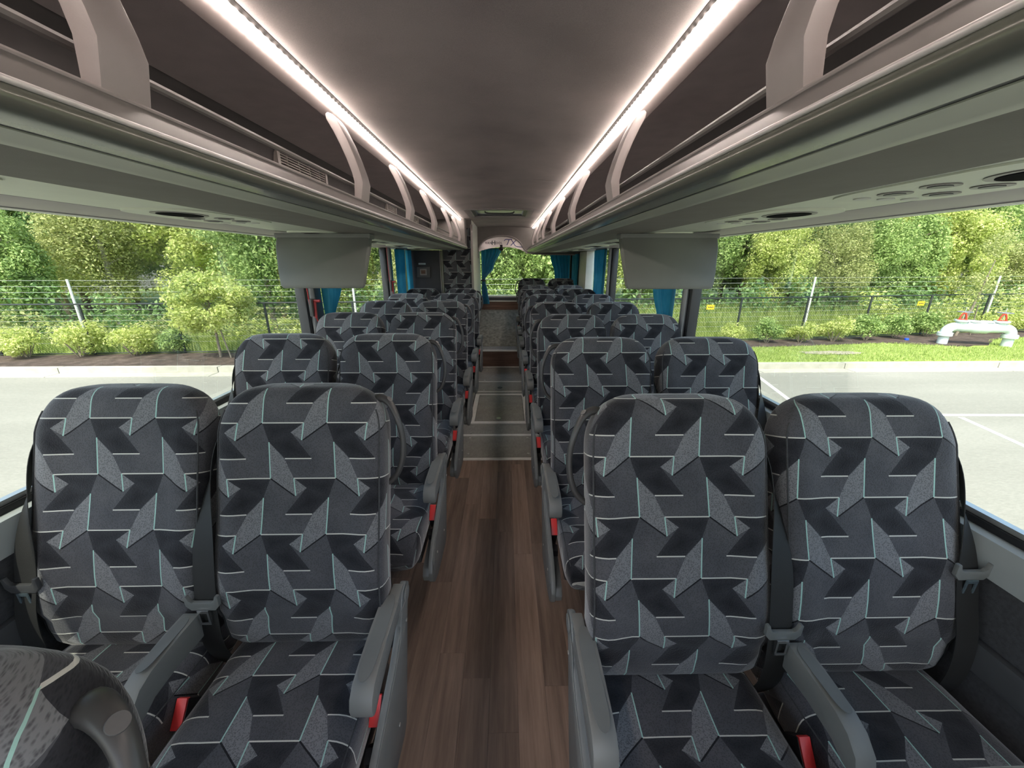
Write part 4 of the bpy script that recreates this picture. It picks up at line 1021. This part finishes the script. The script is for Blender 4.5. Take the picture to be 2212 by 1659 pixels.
for _ in range(36):
    t = rnd.random(); leaf_cloud(mb, rnd, (.32+.2*t+rnd.gauss(0,.42*(1-.6*t)),rnd.gauss(0,.35*(1-.6*t)),1.25+2.2*t), (.2,.2,.2), 70, .034, shell=.1)
mb.build('crown', M['leaf_olive'], stt, recalc=False)
MB().tube([(-.15,.1,0),(.2,0,.95)],.02,6).build('stake', M['bark'], stt); MB().tube([(.65,.1,.0),(.42,0,1.1)],.018,6).build('stake', M['bark'], stt)
# pale rail shed glimpsed through the left woods and a low roof on the right
gs = empty('timber_rails', (-12.5,17.6,CH-.2)); tag(gs, 'pale weathered timber rails glimpsed through the left woods', 'rails')
for i in range(4): MB().box(-.8,.7,-.04,.04,.35+i*.17,.42+i*.17).build('rail', M['pole_white'], gs)
MB().box(-.4,1.2,.1,.6,-.05,.28).build('slab', M['concrete'], gs); MB().box(.65,.75,-.05,.05,-2.34,1.0).build('post', M['pale_bark'], gs); MB().box(-.8,-.7,-.05,.05,-2.34,1.0).build('post', M['pale_bark'], gs)

# ------------------------------------------------------------------ white backflow pipe assembly
bf = empty('backflow_assembly', (15.0,11.9,BZ)); tag(bf, 'white painted backflow pipe assembly with two red valve yokes on the lawn', 'pipe assembly')
P0 = Vector((-.72,.14,0)); P1 = Vector((.86,-.30,0)); ax = (P1-P0).normalized()
def bt(name, pts, rad, seg=20, mat='white_pipe', par=None): return MB().tube(pts, rad, seg).build(name, M[mat], par or bf)
for P, s, nm in ((P0,1,0),(P1,-1,1)):
    bt('riser', [P+Vector((0,0,0)), P+Vector((0,0,.28))], .125)
    bt('coupling', [P+Vector((0,0,.26)),P+Vector((0,0,.275)), P+Vector((0,0,.37)),P+Vector((0,0,.385))], [.17,.185,.185,.17], 22)
    el = [P+Vector((0,0,.37))+ax*s*(.22-.22*math.cos(t))+Vector((0,0,.20*math.sin(t))) for t in [PI/2*k/7 for k in range(8)]]
    bt('elbow', el, [.135]*8)
A0 = P0+ax*.20+Vector((0,0,.57)); A1 = P1-ax*.20+Vector((0,0,.57)); LL = (A1-A0).length
bt('body', [A0+ax*(LL*t) for t in (0,.08,.1,.3,.36,.64,.7,.9,.92,1)], [.14,.14,.15,.16,.19,.19,.16,.15,.14,.14], 24)
for t, big in ((.10,1),(.37,0),(.62,0),(.90,1)):
    c = A0+ax*(LL*t); vb = bt('valve_bonnet' if big else 'check_cover', [c, c+Vector((0,0,.17)), c+Vector((0,0,.175)), c+Vector((0,0,.225))] if big else [c,c+Vector((0,0,.16)),c+Vector((0,0,.165)),c+Vector((0,0,.21))], [.11,.13,.18,.18] if big else [.10,.11,.15,.15])
    if big:
        yk = MB()
        for sgn in (-1,1): yk.tube(catmull([c+ax*sgn*.085+Vector((0,0,.22)),c+ax*sgn*.075+Vector((0,0,.32)),c+ax*sgn*.03+Vector((0,0,.43))],4),.022,8)
        yk.tube([c+Vector((0,0,.22)),c+Vector((0,0,.245))],[.12,.11],16); yk.tube([c+Vector((0,0,.41)),c+Vector((0,0,.46))],.035,10)
        y_ = yk.build('yoke', M['valve_red'], bf)
        b = MB(); b.tube([c+Vector((.17*math.cos(a),.17*math.sin(a),.47)) for a in [2*PI*k/20 for k in range(21)]],.012,8)
        for q in range(4): b.tube([c+Vector((0,0,.47)),c+Vector((.17*math.cos(q*PI/2),.17*math.sin(q*PI/2),.47))],.009,6)
        b.build('handwheel', M['tube_grey'], bf); bt('stem', [c+Vector((0,0,.24)),c+Vector((0,0,.62))],.012,8,'alu')
tag(MB().box(13.62,13.72,12.55,12.62,BZ+.01,BZ+.08).build('blue_scrap', plain('blue_scrap',(.02,.1,.8),.5), bev=.01), 'tiny bright blue scrap on the mulch beside a shrub', 'litter')
